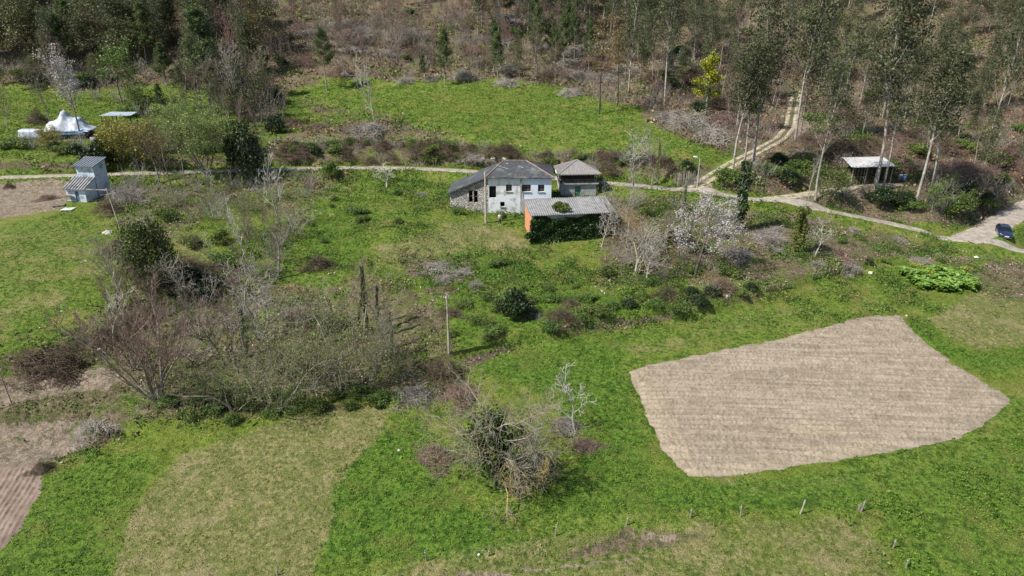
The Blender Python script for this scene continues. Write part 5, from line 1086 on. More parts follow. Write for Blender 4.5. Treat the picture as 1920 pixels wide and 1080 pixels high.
 ('bush', 940, 408, 396, 'small green bush at the foot of the white wall', dict(sx=1.0)),
 ('bush', 858, 400, 388, 'small green bush at the foot of the stone wall', dict(sx=1.0)),
 ('broadleaf', 1560, 372, 320, 'leafy olive green small tree between the pale trunk and the shed', dict(sx=1.4, variant=1)),
 ('bare_pale', 1516, 372, 290, 'thin bare tree left of the eucalyptus with the bright trunk', dict(sx=.5)),
 ('bush', 1790, 400, 365, 'light green bush on the shaded bank at the right', dict(sx=1.2)),
 ('white_bare', 1525, 482, 420, 'pale bare shrub leaning right of the light green ivy column', dict(sx=1.25)),
 ('bush', 1258, 452, 420, 'green leafy bush behind the cherry tree to its left', dict(sx=1.1)),
 ('bush', 1345, 440, 420, 'low green bush between the cherry and the ivy column', dict(sx=1.1)),
 ('bare', 1395, 482, 425, 'grey brown bare shrub right of the cherry', dict(sx=1.5)),
]
for kind, px, py, tp, lab, kw in T_: tree(kind, px, py, tp, lab, **kw)
# the yellow-green ivy tree
def yellow_tree():
    P = at(1322, 224); rng = random.Random(4); nr = np.random.default_rng(4); root = tag(empty('ivy_covered_tree', P), 'bright yellow green tree on a pale ivy wrapped trunk at the meadow corner', 'tree'); h = h_for(P, 102)
    S = [(0,0,-.3,0,0,h*.5,.2,.15),(0,0,h*.5,.1,0,h*.95,.15,.04)]; C = []; C2 = []
    for a, z0, L, up in ((0,.55,1.8,1.2),(3.1,.5,2.4,1.3),(2.6,.38,2.4,.7),(.4,.35,2.2,.9),(5,.6,1.2,1.5),(1.5,.7,1.3,1.6),(3.5,.75,1.2,1.4),(0,.85,1.0,1.0)):
        p = np.array([0, 0, z0 * h]); e = p + [math.cos(a) * L, math.sin(a) * L * .7, up]; S.append((*p, *e, .07, .03)); 
        for f in (.5, .8, 1.0): C += [p + (e - p) * f + nr.normal(size=3) * .42 * [1, 1, .7] for _ in range(110)]
    C += [np.array([0, 0, h * (.5 + .5 * t_)]) + nr.normal(size=3) * .5 for t_ in nr.random(550)]; C2 = [np.array([0, 0, h * .55 * t_]) + nr.normal(size=3) * .38 for t_ in nr.random(700)]
    link('trunk', npmesh('trunk', *tubes(S, 6), bark_pale), root); link('crown', npmesh('crown', *quads(nr, np.array(C), np.full(len(C), .3), 1.4), leaf_bright), root); link('ivy', npmesh('ivy', *quads(nr, np.array(C2), np.full(len(C2), .22), 1.2), leaf_ivy), root)
yellow_tree()
# brush piles and mounds
for kind, px, py, h, sx, lab in [('brush_red',815,862,.9,1.0,'pinkish brush pile at the left foot of the big spreading tree'),('brush_grey',1060,800,.5,1.0,'dry brown brush patch left of the small forked tree'),('brush_red',1100,838,.45,.9,'brown brush patch below the small forked tree'),
  ('brush_grey',820,505,.7,1.1,'grey purple heather mound on the slope, the upper left one'),('brush_grey',868,515,.6,.9,'grey purple heather mound on the slope, the right one'),('brush_grey',832,525,.5,.8,'grey purple heather mound on the slope, the lowest one'),
  ('brush_dark',835,705,1.4,1.2,'big brown bramble mound at the right end of the thicket'),('brush_red',862,745,1.0,1.1,'reddish brush mound below the big bramble mound'),('brush_grey',775,750,.9,1.0,'grey fallen branches at the lower right thicket edge'),
  ('brush_dark',120,700,1.7,1.5,'large brown bramble mound above the left dirt track'),('brush_dark',60,690,1.2,1.3,'lower bramble mound at the far left above the track'),('brush_grey',190,800,.7,1.3,'pale dead branches spread below the left dirt track'),
  ('brush_grey',1375,480,1.0,1.2,'grey brush heap between the cherry and the ivy column'),('brush_grey',1440,452,1.0,1.5,'pale fallen branches left of the light green ivy column'),('brush_dark',1355,545,1.0,1.4,'dark scrub under the cherry tree'),('brush_dark',1250,560,.9,1.5,'dark scrub on the bank left of the cherry tree'),
  ('brush_grey',1590,505,.9,1.0,'dark grey brush pile at the right end of the terrace stakes'),('brush_grey',762,155,1.2,1.0,'pale brush pile at the top edge of the meadow, the leftmost'),('brush_grey',812,152,1.0,.9,'pale brush pile behind the pine above the meadow'),('brush_grey',870,148,1.8,1.2,'tall pale brush pile right of the pine above the meadow'),('brush_grey',950,160,1.4,1.2,'pale brush pile above the meadow right of the thin pine'),
  ('brush_grey',1070,178,1.4,1.2,'round pale brush pile on the meadow edge left of the brown trees'),('brush_red',640,140,1.8,1.4,'brownish bush mound right of the lone pine'),('brush_red',575,120,2.0,1.4,'brownish bush mound left of the lone pine'),('brush_grey',690,250,1.8,1.5,'bramble mound around the dead pale trunk'),('brush_red',545,235,1.1,1.2,'small red brown mound at the lower left of the meadow'),('brush_red',595,240,.8,1.4,'flat brown brush at the lower left meadow edge'),
  ('brush_grey',1290,240,2.2,1.6,'long grey brush pile below the yellow green tree'),('brush_grey',1255,225,1.6,1.3,'grey brush pile left of the yellow green tree'),('brush_grey',1330,262,1.8,1.4,'grey brush pile at the right meadow corner'),('brush_grey',890,300,1.0,1.3,'pale stones and brush on the bank behind the farmhouse'),
  ('brush_dark',72,230,1.8,1.1,'brown twig heap left of the tarp shelter'),('brush_dark',80,880,.5,.8,'dark clod heap by the pinkish ploughed corner'),('brush_dark',18,352,.7,.6,'dark heap of earth and twigs in the bare yard'),('brush_red',90,372,.5,1.0,'reddish earth heap beside the blue hut'),
  ('brush_dark',205,395,1.3,1.4,'grey brown scrub right of the blue hut'),('brush_grey',235,372,1.6,1.5,'grey twiggy scrub under the leaning pole'),('brush_dark',600,500,1.0,1.3,'scrub at the upper right of the thicket')]:
    plant(kind, at(px, py), h, lab, None, sx=sx * 1.0 / max(h, .4) if False else sx * (.95 / max(h, .35)) ** .6)
# rocks
def rock(px, py, s, lab, mt, flat=.6):
    P = at(px, py); nr = np.random.default_rng(px); import bmesh; bm = bmesh.new(); bmesh.ops.create_icosphere(bm, subdivisions=3, radius=s)
    for v in bm.verts:
        f = 1 + .25 * math.sin(v.co.x * 5 / s + px) * math.cos(v.co.y * 4 / s) + .08 * nr.normal(); v.co *= f; v.co.z *= flat
    me = bpy.data.meshes.new('rock'); bm.to_mesh(me); bm.free(); me.materials.append(mt); return tag(link('rock', me, None, P), lab, 'rock')
rk = mat('rock_pale', (.42, .38, .32), (.56, .52, .46), 3, .9, .2, bump=.6, bscale=6)
wht = mat('rag_white', (.68, .70, .70), (.58, .60, .62), 3, .7, .3)
for a in [(202,437,.6,'pale boulder on the grass left of the big ivy covered tree',rk),(1360,417,.45,'white rock beside the ivy column at the road',wht),(160,490,.13,'small white stone in the left field',wht),(152,492,.1,'smallest white stone in the left field',wht),(186,655,.16,'white scrap among brambles at the left',wht),(115,584,.13,'pale tuft like stone in the left field',wht),
   (905,298,.5,'pale bank boulder behind the farmhouse roof, the left one',rk),(925,297,.4,'pale bank boulder behind the farmhouse roof, the middle one',rk),(945,298,.4,'pale bank boulder behind the farmhouse roof, the right one',rk),(1060,612,.16,'stone of the terrace edge below the green slope, left',rk),(1090,607,.18,'stone of the terrace edge below the green slope, middle',rk),(1130,600,.15,'stone of the terrace edge below the green slope, right',rk),
   (1362,555,.4,'pale rock at the left end of the terrace stakes',rk),(1345,552,.3,'smaller pale rock under the cherry side bank',rk),(1700,592,.14,'pale clod at the top corner of the ploughed field',rk),(1632,512,.35,'flat pale rock right of the terrace stakes',rk),(1830,482,.25,'white scrap lying in grass below the road at the right',wht),(1455,152,.9,'pale rock outcrop in the wood beside the dirt track top',rk),
   (898,1040,.09,'white stone near the bottom centre',wht),(748,845,.15,'tiny pale stone in the clover left of the big tree',rk)]: rock(*a)
# giant leafy plants with yellow flower heads
nr = np.random.default_rng(12); leaf_b = mat('leaf_broad', (.12, .22, .03), (.20, .33, .06), 1.5, .5, .4, island=.3, trans=.2); yel = mat('flower_yellow', (.36, .38, .07), (.44, .42, .07), 3, .8, .2, island=.2); yel2 = mat('flower_orange', (.48, .36, .05), None, 3, .8)
def rosette(sd_):
    nr = np.random.default_rng(sd_); V = []; Fc = []
    for k in range(30):
        a = nr.random() * 6.28; L = .35 + .35 * nr.random(); el = .25 + .9 * nr.random(); z0 = .05 + .55 * nr.random(); c, s = math.cos(a), math.sin(a); w = .13 + .07 * nr.random(); x0 = .1
        pts = [(x0, 0, z0), (x0 + L * .4, w, z0 + L * el * .5), (x0 + L * .85, w * .7, z0 + L * el * .55), (x0 + L, 0, z0 + L * el * .4), (x0 + L * .85, -w * .7, z0 + L * el * .55), (x0 + L * .4, -w, z0 + L * el * .5)]
        n = len(V); V += [(x * c - y * s, x * s + y * c, z) for x, y, z in pts]; Fc.append(tuple(range(n, n + 6)))
    m = MB(); m.add(V, Fc); m.tube([(0,0,-.1),(0,0,.7)], .03, 5); me = bpy.data.meshes.new('leafy_plant'); me.from_pydata(m.v, [], m.f); me.materials.append(leaf_b); return me
RO = [rosette(k) for k in range(4)]
bed = [(1690,515),(1720,508),(1760,512),(1800,515),(1825,530),(1828,545),(1800,548),(1760,550),(1725,545),(1705,530)]
W3 = np.array([hit(SM, *q) for q in bed]); rng = random.Random(6); cnt = 0
while cnt < 110:
    x = rng.uniform(W3[:, 0].min(), W3[:, 0].max()); y = rng.uniform(W3[:, 1].min(), W3[:, 1].max())
    if polysd(np.array([x]), np.array([y]), W3[:, :2])[0] < 0: continue
    o = link('leafy_plant', RO[cnt % 4], None, (x, y, gz(x, y))); o.rotation_euler.z = rng.random() * 6; s_ = .8 + .5 * rng.random(); o.scale = (s_,) * 3; cnt += 1
    fx = (x - W3[:, 0].min()) / np.ptp(W3[:, 0]); fy = (y - W3[:, 1].min()) / np.ptp(W3[:, 1])
    tag(o, '%s broad leaved bright green plant in the %s %s of the garden bed' % ('small' if s_ < .97 else ('medium' if s_ < 1.13 else 'large'), 'front' if fy < .5 else 'back', 'left end' if fx < .2 else ('left half' if fx < .4 else ('centre' if fx < .6 else ('right half' if fx < .8 else 'right end')))), 'plant', 'leafy plants of the garden bed')
for i, (px, py, r_, mt, lab) in enumerate(((1716,508,.75,yel,'yellow flowering plant at the upper left of the leafy bed'),(1740,524,.5,yel2,'orange yellow flowering plant inside the leafy bed'),(1728,512,.5,yel,'smaller yellow flowering plant at the top of the leafy bed'),(1806,515,.6,yel,'pale yellow flowering plant at the right end of the leafy bed'))):
    P = at(px, py); o = tag(empty('flowering_plant', P), lab, 'plant'); nr = np.random.default_rng(i); C = nr.normal(size=(260, 3)) * [r_ * .5, r_ * .5, .25] + [0, 0, .8]
    link('flowers', npmesh('flowers', *quads(nr, C, np.full(260, .08), 1.1), mt), o); C = nr.normal(size=(260, 3)) * [r_ * .4, r_ * .4, .25] + [0, 0, .5]; link('leaves', npmesh('leaves', *quads(nr, C, np.full(260, .2), 1.6), leaf_green), o)
# ================================================================== WOODS, scattered inside outlines given in frame pixels
placed = []
def scatter(poly, n, kinds, hr, label, group, mind=2.2, seed=0, sx=(.85, 1.2), tilt=2):
    """kinds: list of (kind, weight, scale, word); n tries placed in world space with a minimum spacing"""
    rng = random.Random(seed); W3 = np.array([hit(SM, *q) if q[1] > -20 else pt_far(*q) for q in poly]); ws = [k[1] for k in kinds]; cnt = 0; tries = 0
    while cnt < n and tries < n * 60:
        tries += 1; x = rng.uniform(W3[:, 0].min(), W3[:, 0].max()); y = rng.uniform(W3[:, 1].min(), W3[:, 1].max())
        if polysd(np.array([x]), np.array([y]), W3[:, :2])[0] < 0: continue
        if any((x - a) ** 2 + (y - b_) ** 2 < mind * mind for a, b_ in placed[-400:]): continue
        if any(np.min((P[:, 0] - x) ** 2 + (P[:, 1] - y) ** 2) < (14 if 'brush' in kinds[0][0] or 'stems' in kinds[0][0] else 6) for P in PW): continue
        placed.append((x, y)); k = rng.choices(kinds, ws)[0]; u_ = rng.random(); h = (hr[0] + (hr[1] - hr[0]) * u_) * k[2]; cnt += 1
        px_ = float(proj(x, y, gz(x, y))[0]); q_ = (px_ - min(p[0] for p in poly)) / (max(p[0] for p in poly) - min(p[0] for p in poly)); size_ = 'low' if u_ < .33 else ('mid sized' if u_ < .67 else 'tall'); side_ = 'left part' if q_ < .33 else ('middle' if q_ < .67 else 'right part')
        plant(k[0], Vector((x, y, gz(x, y))), h, (size_ + ' ' + label % k[3].replace('tall ', '').replace('low ', '').replace('small ', '') + ', ' + side_).replace(' of the group', ''), group.replace('%ss', '%s') % plural(k[3]), sx=rng.uniform(*sx), tilt=tilt)
def plural(w): return w + ('es' if w[-1] in 'sh' else 's')
def pt_far(px, py):
    a, b_, c_ = ray(px, py); t = (190 + (-py) * .35) / b_; return a * t, b_ * t, 0
scatter([(-120,110),(0,150),(120,160),(250,150),(330,165),(440,170),(500,150),(520,60),(300,20),(-120,-10)], 120, [('slim_eucalyptus',6,1,'dark eucalyptus'),('dark_broad',4,1,'olive broadleaf tree'),('far_bare',2,.85,'brown bare tree'),('far_red',2,.8,'reddish bare tree'),('brown_tree',1,.8,'brown leaved tree'),('pine',1,.9,'dark pine')], (9,15), '%s in the upper left wood', '%ss of the dense upper left wood', 1.9, 1, (1.0,1.4))
scatter([(-120,-10),(300,15),(560,40),(900,10),(900,-120),(-300,-160)], 120, [('sapling',3,.8,'leafless sapling'),('far_bare',4,.8,'brown bare tree'),('far_red',6,.8,'reddish bare tree'),('slim_eucalyptus',1,.8,'slim eucalyptus')], (8,13), '%s on the brown slope at the top left', '%ss of the brown top left slope', 2.2, 2)
scatter([(500,140),(560,60),(900,50),(960,130),(760,140),(650,110)], 60, [('sapling',6,.7,'leafless sapling'),('stems',4,.6,'bare twiggy shrub'),('far_red',2,.55,'reddish bare tree'),('pine',1,.4,'young pine')], (6,10), '%s on the cleared brown slope above the meadow', '%ss of the cleared slope above the meadow', 2.2, 3)
scatter([(870,150),(900,70),(1100,70),(1110,165),(1050,170),(960,150)], 22, [('pine',4,1,'young pine'),('slim_eucalyptus',1,1,'slim eucalyptus'),('far_bare',2,.9,'grey bare tree')], (9,13), '%s in the group above the upper meadow', '%ss of the group above the upper meadow', 2.8, 4, (.7,1.0))
scatter([(880,70),(900,-60),(1250,-80),(1300,60),(1180,110),(1080,75)], 62, [('eucalyptus',3,1,'tall eucalyptus'),('slim_eucalyptus',3,1,'slim eucalyptus'),('pine',2,.8,'pine'),('far_bare',2,.9,'grey bare tree'),('sapling',1,.8,'thin sapling')], (11,17), '%s in the open wood at the top centre', '%ss of the open top centre wood', 3.2, 5, (.85,1.2))
scatter([(1160,150),(1300,60),(1480,60),(1470,200),(1420,260),(1370,255),(1300,210),(1290,180)], 42, [('eucalyptus',4,1,'tall eucalyptus'),('slim_eucalyptus',4,.8,'slim eucalyptus'),('far_bare',2,.8,'grey bare tree')], (9,16), '%s in the wood left of the dirt track', '%ss of the wood left of the dirt track', 3.0, 6, (.85,1.2))
scatter([(1520,245),(1515,130),(1700,60),(1950,60),(2100,200),(2000,320),(1850,330),(1720,300),(1700,250),(1600,290)], 74, [('eucalyptus',4,1,'tall eucalyptus'),('slim_eucalyptus',3,.85,'slim eucalyptus'),('far_bare',2,.7,'grey bare tree'),('sapling',1,.8,'thin sapling')], (9,17), '%s in the wood right of the dirt track', '%ss of the wood right of the dirt track', 3.0, 7, (.85,1.2))
scatter([(1300,60),(1300,-90),(2150,-90),(2100,60),(1700,60),(1500,90)], 50, [('eucalyptus',4,1,'tall eucalyptus'),('slim_eucalyptus',4,1,'slim eucalyptus')], (11,17), '%s of the top right hillside', '%ss of the top right hillside', 3.6, 8, (.95,1.3))
scatter([(1560,400),(1600,388),(1700,380),(1800,360),(1880,340),(1860,400),(1800,420),(1700,412)], 36, [('stems',3,1.0,'bare twiggy shrub'),('bush',4,.5,'green bush'),('broadleaf',2,1.0,'small leafy tree'),('dark_bush',2,.6,'dark bush'),('bare',1,1.2,'bare tree')], (3,4.5), '%s on the shaded right bank', '%ss of the shaded right bank', 1.6, 9, (1,1.4))
scatter([(1340,350),(1410,320),(1470,300),(1560,310),(1500,362),(1420,362)], 13, [('dark_bush',3,.7,'dark bush'),('bush',2,.6,'green bush'),('stems',3,.9,'bare twiggy shrub')], (2.4,4), '%s at the track fork', '%ss of the bank at the fork', 1.5, 10, (1,1.5))
scatter([(0,285),(0,270),(180,268),(300,250),(480,270),(480,296),(200,292)], 46, [('bush',4,.45,'green bush'),('dark_bush',2,.45,'dark bush'),('stems',3,.7,'bare twiggy shrub'),('yellow_bush',1,.8,'yellowish shrub')], (2.5,4.5), '%s on the bank above the road at the left', '%ss of the left road bank', 1.6, 11, (1,1.5))
scatter([(520,300),(560,270),(900,276),(1180,292),(1300,325),(1130,326),(860,296)], 115, [('bush',4,.4,'green bush'),('dark_bush',3,.35,'dark bush'),('stems',3,.55,'twiggy shrub'),('brush_dark',6,.3,'brown bramble mound')], (2.2,4), '%s on the bank below the big meadow', '%ss of the bank below the big meadow', 1.5, 12, (1.1,1.6))
scatter([(200,345),(420,335),(600,340),(580,380),(420,390),(260,400)], 26, [('stems',5,.7,'bare twiggy shrub'),('bare_pale',2,.6,'pale bare shrub'),('bush',1,.3,'low green bush')], (3,5), '%s on the slope below the left road', '%ss of the slope below the left road', 2.0, 13, (1,1.4))
scatter([(200,560),(330,500),(560,520),(600,560),(560,620),(420,650),(300,640),(180,620)], 15, [('bare_red',3,.7,'reddish bare tree'),('stems',4,.8,'bare twiggy shrub'),('olive_tree',3,.7,'olive budding shrub'),('bare',2,.8,'small bare tree')], (3.5,5.5), '%s inside the left half of the thicket', '%ss of the left thicket', 1.8, 14, (1,1.3))
scatter([(340,760),(300,700),(420,640),(600,600),(740,640),(780,720),(700,735),(560,750),(440,775)], 15, [('olive_tree',3,.7,'olive budding tree'),('stems',4,.8,'bare twiggy shrub'),('bush',2,.35,'low green bush'),('bare',2,.8,'small bare tree')], (3.5,5.5), '%s inside the lower half of the thicket', '%ss of the lower thicket', 1.8, 15, (1,1.3))
scatter([(1130,440),(1180,380),(1300,385),(1280,440),(1380,520),(1330,560),(1240,560),(1130,520)], 34, [('stems',4,.8,'bare twiggy shrub'),('bare_pale',2,.9,'silvery bare shrub'),('bush',3,.4,'low green bush'),('orange',1,.9,'orange twigged shrub')], (2.2,3.6), '%s in the scrub around the cherry tree', '%ss of the scrub around the cherry tree', 1.8, 16, (1,1.3))
scatter([(1120,150),(1250,130),(1300,180),(1290,210),(1240,205),(1200,170)], 6, [('stems',2,.8,'bare twiggy shrub'),('dark_bush',2,.6,'dark bush')], (2.5,4), '%s between the tall pale eucalyptuses', '%ss between the pale eucalyptuses', 1.8, 17)
for px, py, h in ((1258, 128, 4), (1275, 120, 3.6), (1368, 105, 3.8)):
    pass
for px, py, h, lab in ((1256,128,4,'blue grey young conical shrub in the wood, the left one of two'),(1276,120,3.6,'blue grey young conical shrub in the wood, the right one of two'),(1366,104,3.6,'pale blue grey shrub deeper in the wood')):
    P = at(px, py); nr = np.random.default_rng(px); o = tag(empty('young_eucalyptus', P), lab, 'shrub'); z = nr.random(900); C = nr.normal(size=(900, 3)); C[:, :2] *= (.62 * (1.15 - z))[:, None]; C[:, 2] = z * h + .1 * C[:, 2]
    link('crown', npmesh('crown', *quads(nr, C, np.full(900, .26), 1.3), leaf_blue), o); MB().tube([(0,0,-.2),(0,0,h)], [.06,.02], 5).build('trunk', bark_grey, o)
scatter([(400,190),(440,90),(520,100),(545,180),(540,240),(470,280),(430,240)], 24, [('far_bare',3,.8,'grey bare tree'),('far_red',2,.7,'brownish bare tree'),('stems',3,.8,'twiggy shrub'),('dark_bush',1,.6,'dark bush')], (5,9), '%s in the scrub left of the big meadow', '%ss of the scrub left of the big meadow', 2.0, 18)
scatter([(540,400),(560,350),(700,340),(840,340),(830,400),(760,420),(640,470),(580,480)], 9, [('bush',4,.35,'green bush'),('brush_grey',1,.2,'pale brush tuft')], (1.6,3), '%s on the green slope left of the farmhouse', '%ss of the green slope', 2.5, 19, (1,1.6))
scatter([(720,520),(960,490),(1130,560),(1020,600),(850,640),(850,560)], 12, [('bush',4,.35,'green bush'),('brush_grey',2,.25,'heather tuft'),('stems',1,.5,'twiggy shrub')], (1.4,2.8), '%s on the overgrown slope above the terrace edge', '%ss of the overgrown slope', 2.2, 20, (1,1.6))
scatter([(1400,440),(1500,400),(1700,450),(1800,490),(1650,500),(1500,500)], 20, [('bush',3,.3,'green bush'),('brush_grey',3,.22,'pale brush tuft'),('brush_red',2,.22,'reddish brush tuft')], (1.6,3), '%s on the rough right slope', '%ss of the rough right slope', 2.2, 21, (1,1.6))
scatter([(-120,140),(0,165),(100,172),(300,165),(440,175),(430,150),(200,140),(0,130)], 40, [('stems',4,.9,'twiggy shrub'),('dark_bush',2,.6,'dark bush'),('bush',2,.5,'green bush'),('dark_broad',2,.9,'olive shrub tree')], (3,5.5), '%s at the edge of the upper left meadow', '%ss of the upper left meadow edge', 1.8, 22, (1.1,1.5))
scatter([(1420,290),(1520,260),(1700,240),(1950,240),(2050,330),(1900,350),(1840,360),(1760,340),(1600,330),(1540,330)], 40, [('brush_red',3,.4,'rusty bracken mound'),('brush_dark',3,.4,'brown bramble mound'),('stems',3,.8,'twiggy shrub'),('bush',3,.5,'green bush'),('dark_bush',1,.5,'dark bush')], (3,5), '%s on the right hillside', '%ss of the right hillside', 2.0, 23, (1.1,1.6))
scatter([(1180,150),(1300,60),(1650,60),(1700,230),(1520,240),(1380,270),(1300,220),(1290,180)], 60, [('brush_red',3,.4,'rusty bracken mound'),('brush_dark',3,.4,'brown bramble mound'),('stems',3,.8,'twiggy shrub'),('bush',3,.5,'green bush'),('dark_bush',1,.5,'dark bush')], (3,5), '%s between the trees around the dirt track', '%ss around the dirt track', 2.0, 24, (1.1,1.6))
scatter([(500,140),(560,30),(1250,0),(1250,100),(1100,165),(900,145),(760,145),(650,120)], 70, [('brush_red',4,.4,'reddish brush mound'),('brush_grey',4,.4,'pale brush mound'),('brush_dark',2,.4,'brown bramble mound'),('stems',3,.8,'twiggy shrub'),('bush',2,.5,'green bush')], (2.5,5), '%s on the cleared top slope', '%ss of the cleared top slope', 2.0, 25, (1.1,1.6))
scatter([(180,120),(330,50),(560,15),(960,15),(960,100),(760,110),(560,125),(500,150),(420,120)], 120, [('far_red',6,.8,'reddish bare tree'),('far_bare',4,.75,'brown bare tree'),('sapling',4,.75,'leafless sapling')], (7,10), '%s on the slope above the big meadow', '%ss of the slope above the big meadow', 2.0, 26, (.8,1.1))
scatter([(330,150),(500,130),(515,200),(480,240),(400,235),(340,215)], 20, [('pine',2,.9,'pine'),('far_bare',4,1,'grey bare tree'),('slim_eucalyptus',2,.9,'slim eucalyptus'),('dark_broad',1,.8,'olive broadleaf tree')], (8,12), '%s around the tallest pine', '%ss around the tallest pine', 2.2, 27, (1,1.3))
scatter([(180,185),(330,175),(340,215),(300,235),(230,215),(180,205)], 8, [('dark_broad',2,.5,'olive shrub tree'),('bush',2,.4,'green bush'),('stems',2,.8,'twiggy shrub')], (4,6), '%s in the meadow behind the canopy', '%ss behind the canopy', 2.6, 28, (1.1,1.4))
scatter([(300,760),(420,740),(600,745),(760,735),(770,750),(600,775),(420,795),(320,790)], 22, [('bush',6,.4,'green bramble bush')], (1.6,2.8), '%s along the lower thicket edge', '%ss along the lower thicket edge', 1.8, 29, (1.2,1.8))
scatter([(1020,600),(1160,570),(1330,545),(1420,540),(1420,552),(1300,575),(1160,590),(1030,620)], 24, [('bush',5,.4,'green bramble bush'),('dark_bush',2,.4,'dark bush'),('brush_dark',2,.3,'brown bramble mound')], (1.8,3), '%s on the terrace bank below the cherry tree', '%ss of the terrace bank', 1.8, 30, (1.2,1.7))
scatter([(240,395),(420,385),(560,400),(560,520),(380,500),(330,560),(230,560),(190,480)], 30, [('bare',3,.7,'brown bare tree'),('stems',5,.8,'twiggy shrub'),('olive_tree',2,.6,'olive budding shrub'),('brush_dark',2,.3,'brown bramble mound'),('bush',2,.35,'green bush')], (3.5,5.5), '%s between the blue hut and the thicket', '%ss between the hut and the thicket', 2.2, 31, (1,1.4))
scatter([(820,600),(860,560),(1000,560),(1100,560),(1120,590),(1000,615),(860,645)], 12, [('bush',4,.4,'green bramble bush'),('brush_dark',1,.3,'brown bramble mound')], (1.6,2.6), '%s above the terrace edge beside the lone pole', '%ss above the terrace edge', 2, 32, (1.3,1.9))
# ================================================================== STUFF: grass, weeds, litter, undergrowth
def field_pts(n, xr, yr, maskfn, seed, dens_falloff=True):
    nr = np.random.default_rng(seed); x = nr.uniform(*xr, n); y = nr.uniform(*yr, n)
    inroad = lookup(roadmask, x, y) > .05; infield = lookup(fm, x, y) > .62
    m = maskfn(x, y); keep = (nr.random(n) < m) & ~inroad & ~infield; x, y = x[keep], y[keep]
    px, py = proj(x, y, lookup(SM, x, y)); vis = (px > -250) & (px < 2170) & (py > -60) & (py < 1250); x, y = x[vis], y[vis]
    return np.stack([x, y, lookup(GZ, x, y)], 1), nr
def clumps(name, pts, nr, per, rad, size, hz, mt, label, cat_, aspect=2.0, droop=0.2, up=0.0):
    C = np.repeat(pts, per, 0); o = nr.normal(size=C.shape) * [rad, rad, 0]; o[:, 2] = np.abs(nr.normal(size=len(C))) * hz
    s = np.full(len(C), size) * np.repeat(.7 + .6 * nr.random(len(pts)), per); V, Fq = quads(nr, C + o, s, aspect, droop=droop, updir=up)
    return tag(link(name, npmesh(name, V, Fq, mt), None), label, cat_, kind='stuff')
g1 = grass_mat('grass_green', 'green', .5)
g2 = grass_mat('grass_dark', 'dark', .55)
g3 = grass_mat('grass_dry', 'dry', .45, .1)
l1 = mat('litter_brown', (.11, .075, .045), (.24, .175, .12), .5, .95, .1, island=.45, c3=(.34, .28, .22), s3=.35)
l2 = mat('fern_rust', (.16, .095, .052), (.27, .17, .105), .5, .95, .1, island=.35, c3=(.30, .26, .21), s3=.2)
w1 = mat('weeds_green', (.04, .095, .015), (.125, .21, .035), .6, .7, .3, island=.45, c3=(.15, .16, .045), s3=.35, trans=.2)
lk = lambda G: (lambda x, y: lookup(G, x, y))
nonveg = np.maximum(np.maximum(LIT, SOIL), 0)
pts, nr = field_pts(190000, (-62, 66), (28, 100), lambda x, y: np.clip(1 - lookup(np.maximum(DRY * .75, nonveg), x, y), 0, 1) * (.35 + .65 * smooth(-.25, .35, fbm(x, y, .9, 2, 5))), 1)
clumps('grass', pts, nr, 5, .10, .12, .05, g1, 'bright green meadow grass', 'grass', 2.8)
pts, nr = field_pts(80000, (-70, 75), (28, 150), lambda x, y: np.clip(lookup(DARK, x, y) * 1.2 + .25 * smooth(.1, .5, fbm(x, y, .35, 2, 9)), 0, 1) * np.clip(1 - lookup(np.maximum(nonveg, DRY), x, y), 0, 1), 2)
clumps('clover', pts, nr, 5, .16, .12, .07, g2, 'darker lush clover patches in the meadow', 'clover', 1.5)
pts, nr = field_pts(70000, (-62, 66), (28, 105), lambda x, y: .9 * lookup(DRY, x, y) * smooth(-.3, .4, fbm(x, y, .8, 2, 15)) * (1 - lookup(SOIL, x, y)), 3)
clumps('dry_grass', pts, nr, 4, .14, .13, .03, g3, 'pale dry mown grass', 'grass', 3)
pts, nr = field_pts(95000, (-150, 150), (98, 165), lambda x, y: np.clip(1 - lookup(np.maximum(nonveg, DRY), x, y), 0, 1), 4)
clumps('meadow_grass', pts, nr, 5, .35, .22, .07, mat('grass_meadow', (.055, .115, .014), (.115, .19, .028), .5, .8, .2, island=.35, c3=(.15, .175, .04), s3=.15, trans=.2), 'green grass of the upper meadows', 'grass', 2)
pts, nr = field_pts(60000, (-75, 90), (45, 112), lambda x, y: .9 * lookup(np.clip(LIT - SOIL, 0, 1), x, y) * smooth(-.4, .4, fbm(x, y, .5, 2, 25)), 5)
clumps('litter', pts, nr, 5, .25, .30, .14, l1, 'brown dry bracken and twig litter', 'litter', 2.5)
pts, nr = field_pts(90000, (-75, 90), (45, 112), lambda x, y: np.clip(.75 * lookup(np.clip(LIT, 0, 1), x, y) + .8 * smooth(62, 75, y) * (x > -35) * (x < 66) * (1 - lookup(DRY, x, y)), 0, 1) * smooth(-.15, .4, fbm(x, y, .3, 2, 35)) * (1 - lookup(SOIL, x, y)), 6)
clumps('weeds', pts, nr, 10, .28, .18, .24, w1, 'tall green weeds and brambles on the slope', 'weeds', 1.5)
pts, nr = field_pts(60000, (-190, 190), (104, 260), lambda x, y: .85 * lookup(np.clip(LIT - SOIL, 0, 1), x, y) * smooth(-.5, .3, fbm(x, y, .3, 2, 45)), 7)
clumps('undergrowth', pts, nr, 6, .45, .5, .3, l2, 'rusty brown bracken on the wooded hillside', 'undergrowth', 2)
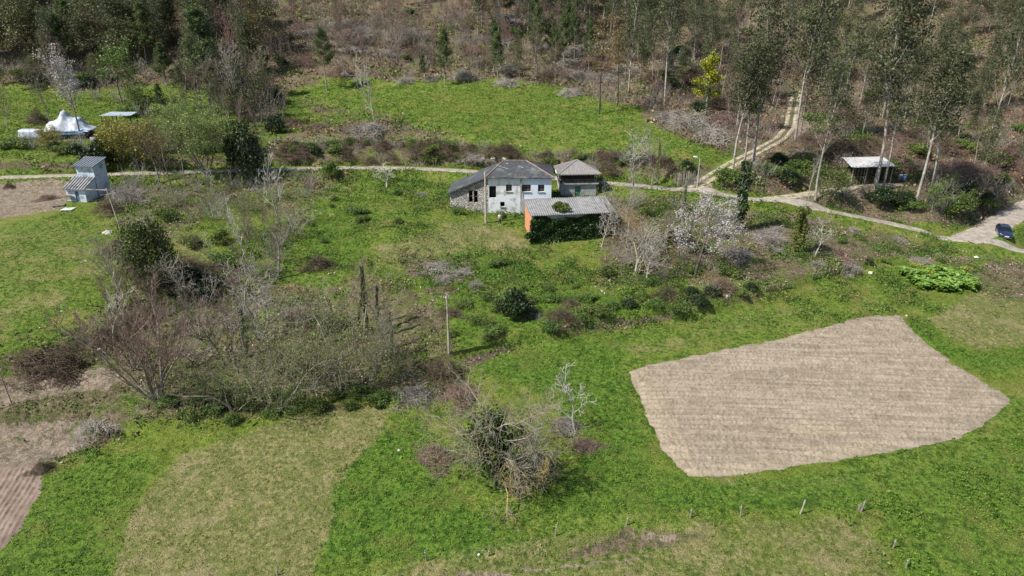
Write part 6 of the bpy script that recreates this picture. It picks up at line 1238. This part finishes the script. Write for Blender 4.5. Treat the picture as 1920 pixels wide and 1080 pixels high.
pts, nr = field_pts(40000, (-190, 190), (104, 260), lambda x, y: .8 * lookup(np.clip(LIT - SOIL, 0, 1), x, y) * smooth(-.1, .35, fbm(x, y, .12, 2, 55)), 8)
clumps('hillside_scrub', pts, nr, 9, .55, .42, .5, leaf_green, 'low green scrub between the trees of the hillside', 'scrub', 1.6)
pts, nr = field_pts(9000, (10, 66), (30, 52), lambda x, y: smooth(.15, .4, fbm(x, y, .33, 2, 85)) * smooth(20, 30, x), 11)
clumps('meadow_weeds', pts, nr, 9, .16, .16, .16, g2, 'tall dark weed clumps in the lower right meadow', 'weeds', 1.6)
# dry stalks of the hillside
pts, nr = field_pts(90000, (-190, 190), (112, 260), lambda x, y: .8 * lookup(np.clip(LIT - SOIL, 0, 1), x, y) * smooth(-.3, .4, fbm(x, y, .15, 2, 65)), 9)
q = np.repeat(pts, 3, 0); d = nr.normal(size=q.shape) * [.35, .35, 0] + [0, 0, 1.0]; o_ = nr.normal(size=q.shape) * [.4, .4, 0]; L = (.5 + 1.1 * nr.random(len(q)))[:, None]
tag(link('dry_stalks', npmesh('dry_stalks', *tubes(np.hstack([q + o_, q + o_ + d * L, np.full((len(q), 1), .032), np.full((len(q), 1), .018)]), 3), mat('stalks', (.17, .13, .105), (.34, .29, .25), .12, .95, .1, island=.4))), 'grey brown leafless stalks and brushwood on the hillside', 'brushwood', kind='stuff')
pts, nr = field_pts(30000, (-75, 90), (45, 112), lambda x, y: .8 * lookup(np.clip(LIT - SOIL, 0, 1), x, y) * smooth(-.3, .4, fbm(x, y, .3, 2, 75)), 10)
q = np.repeat(pts, 4, 0); d = nr.normal(size=q.shape) * [.7, .7, 0.2] + [0, 0, .6]; o_ = nr.normal(size=q.shape) * [.3, .3, 0]; L = (.25 + .55 * nr.random(len(q)))[:, None]
tag(link('thicket_twigs', npmesh('thicket_twigs', *tubes(np.hstack([q + o_, q + o_ + d * L, np.full((len(q), 1), .016), np.full((len(q), 1), .009)]), 3), twig_brown)), 'tangled grey brown twigs on the thicket floor and banks', 'brushwood', kind='stuff')
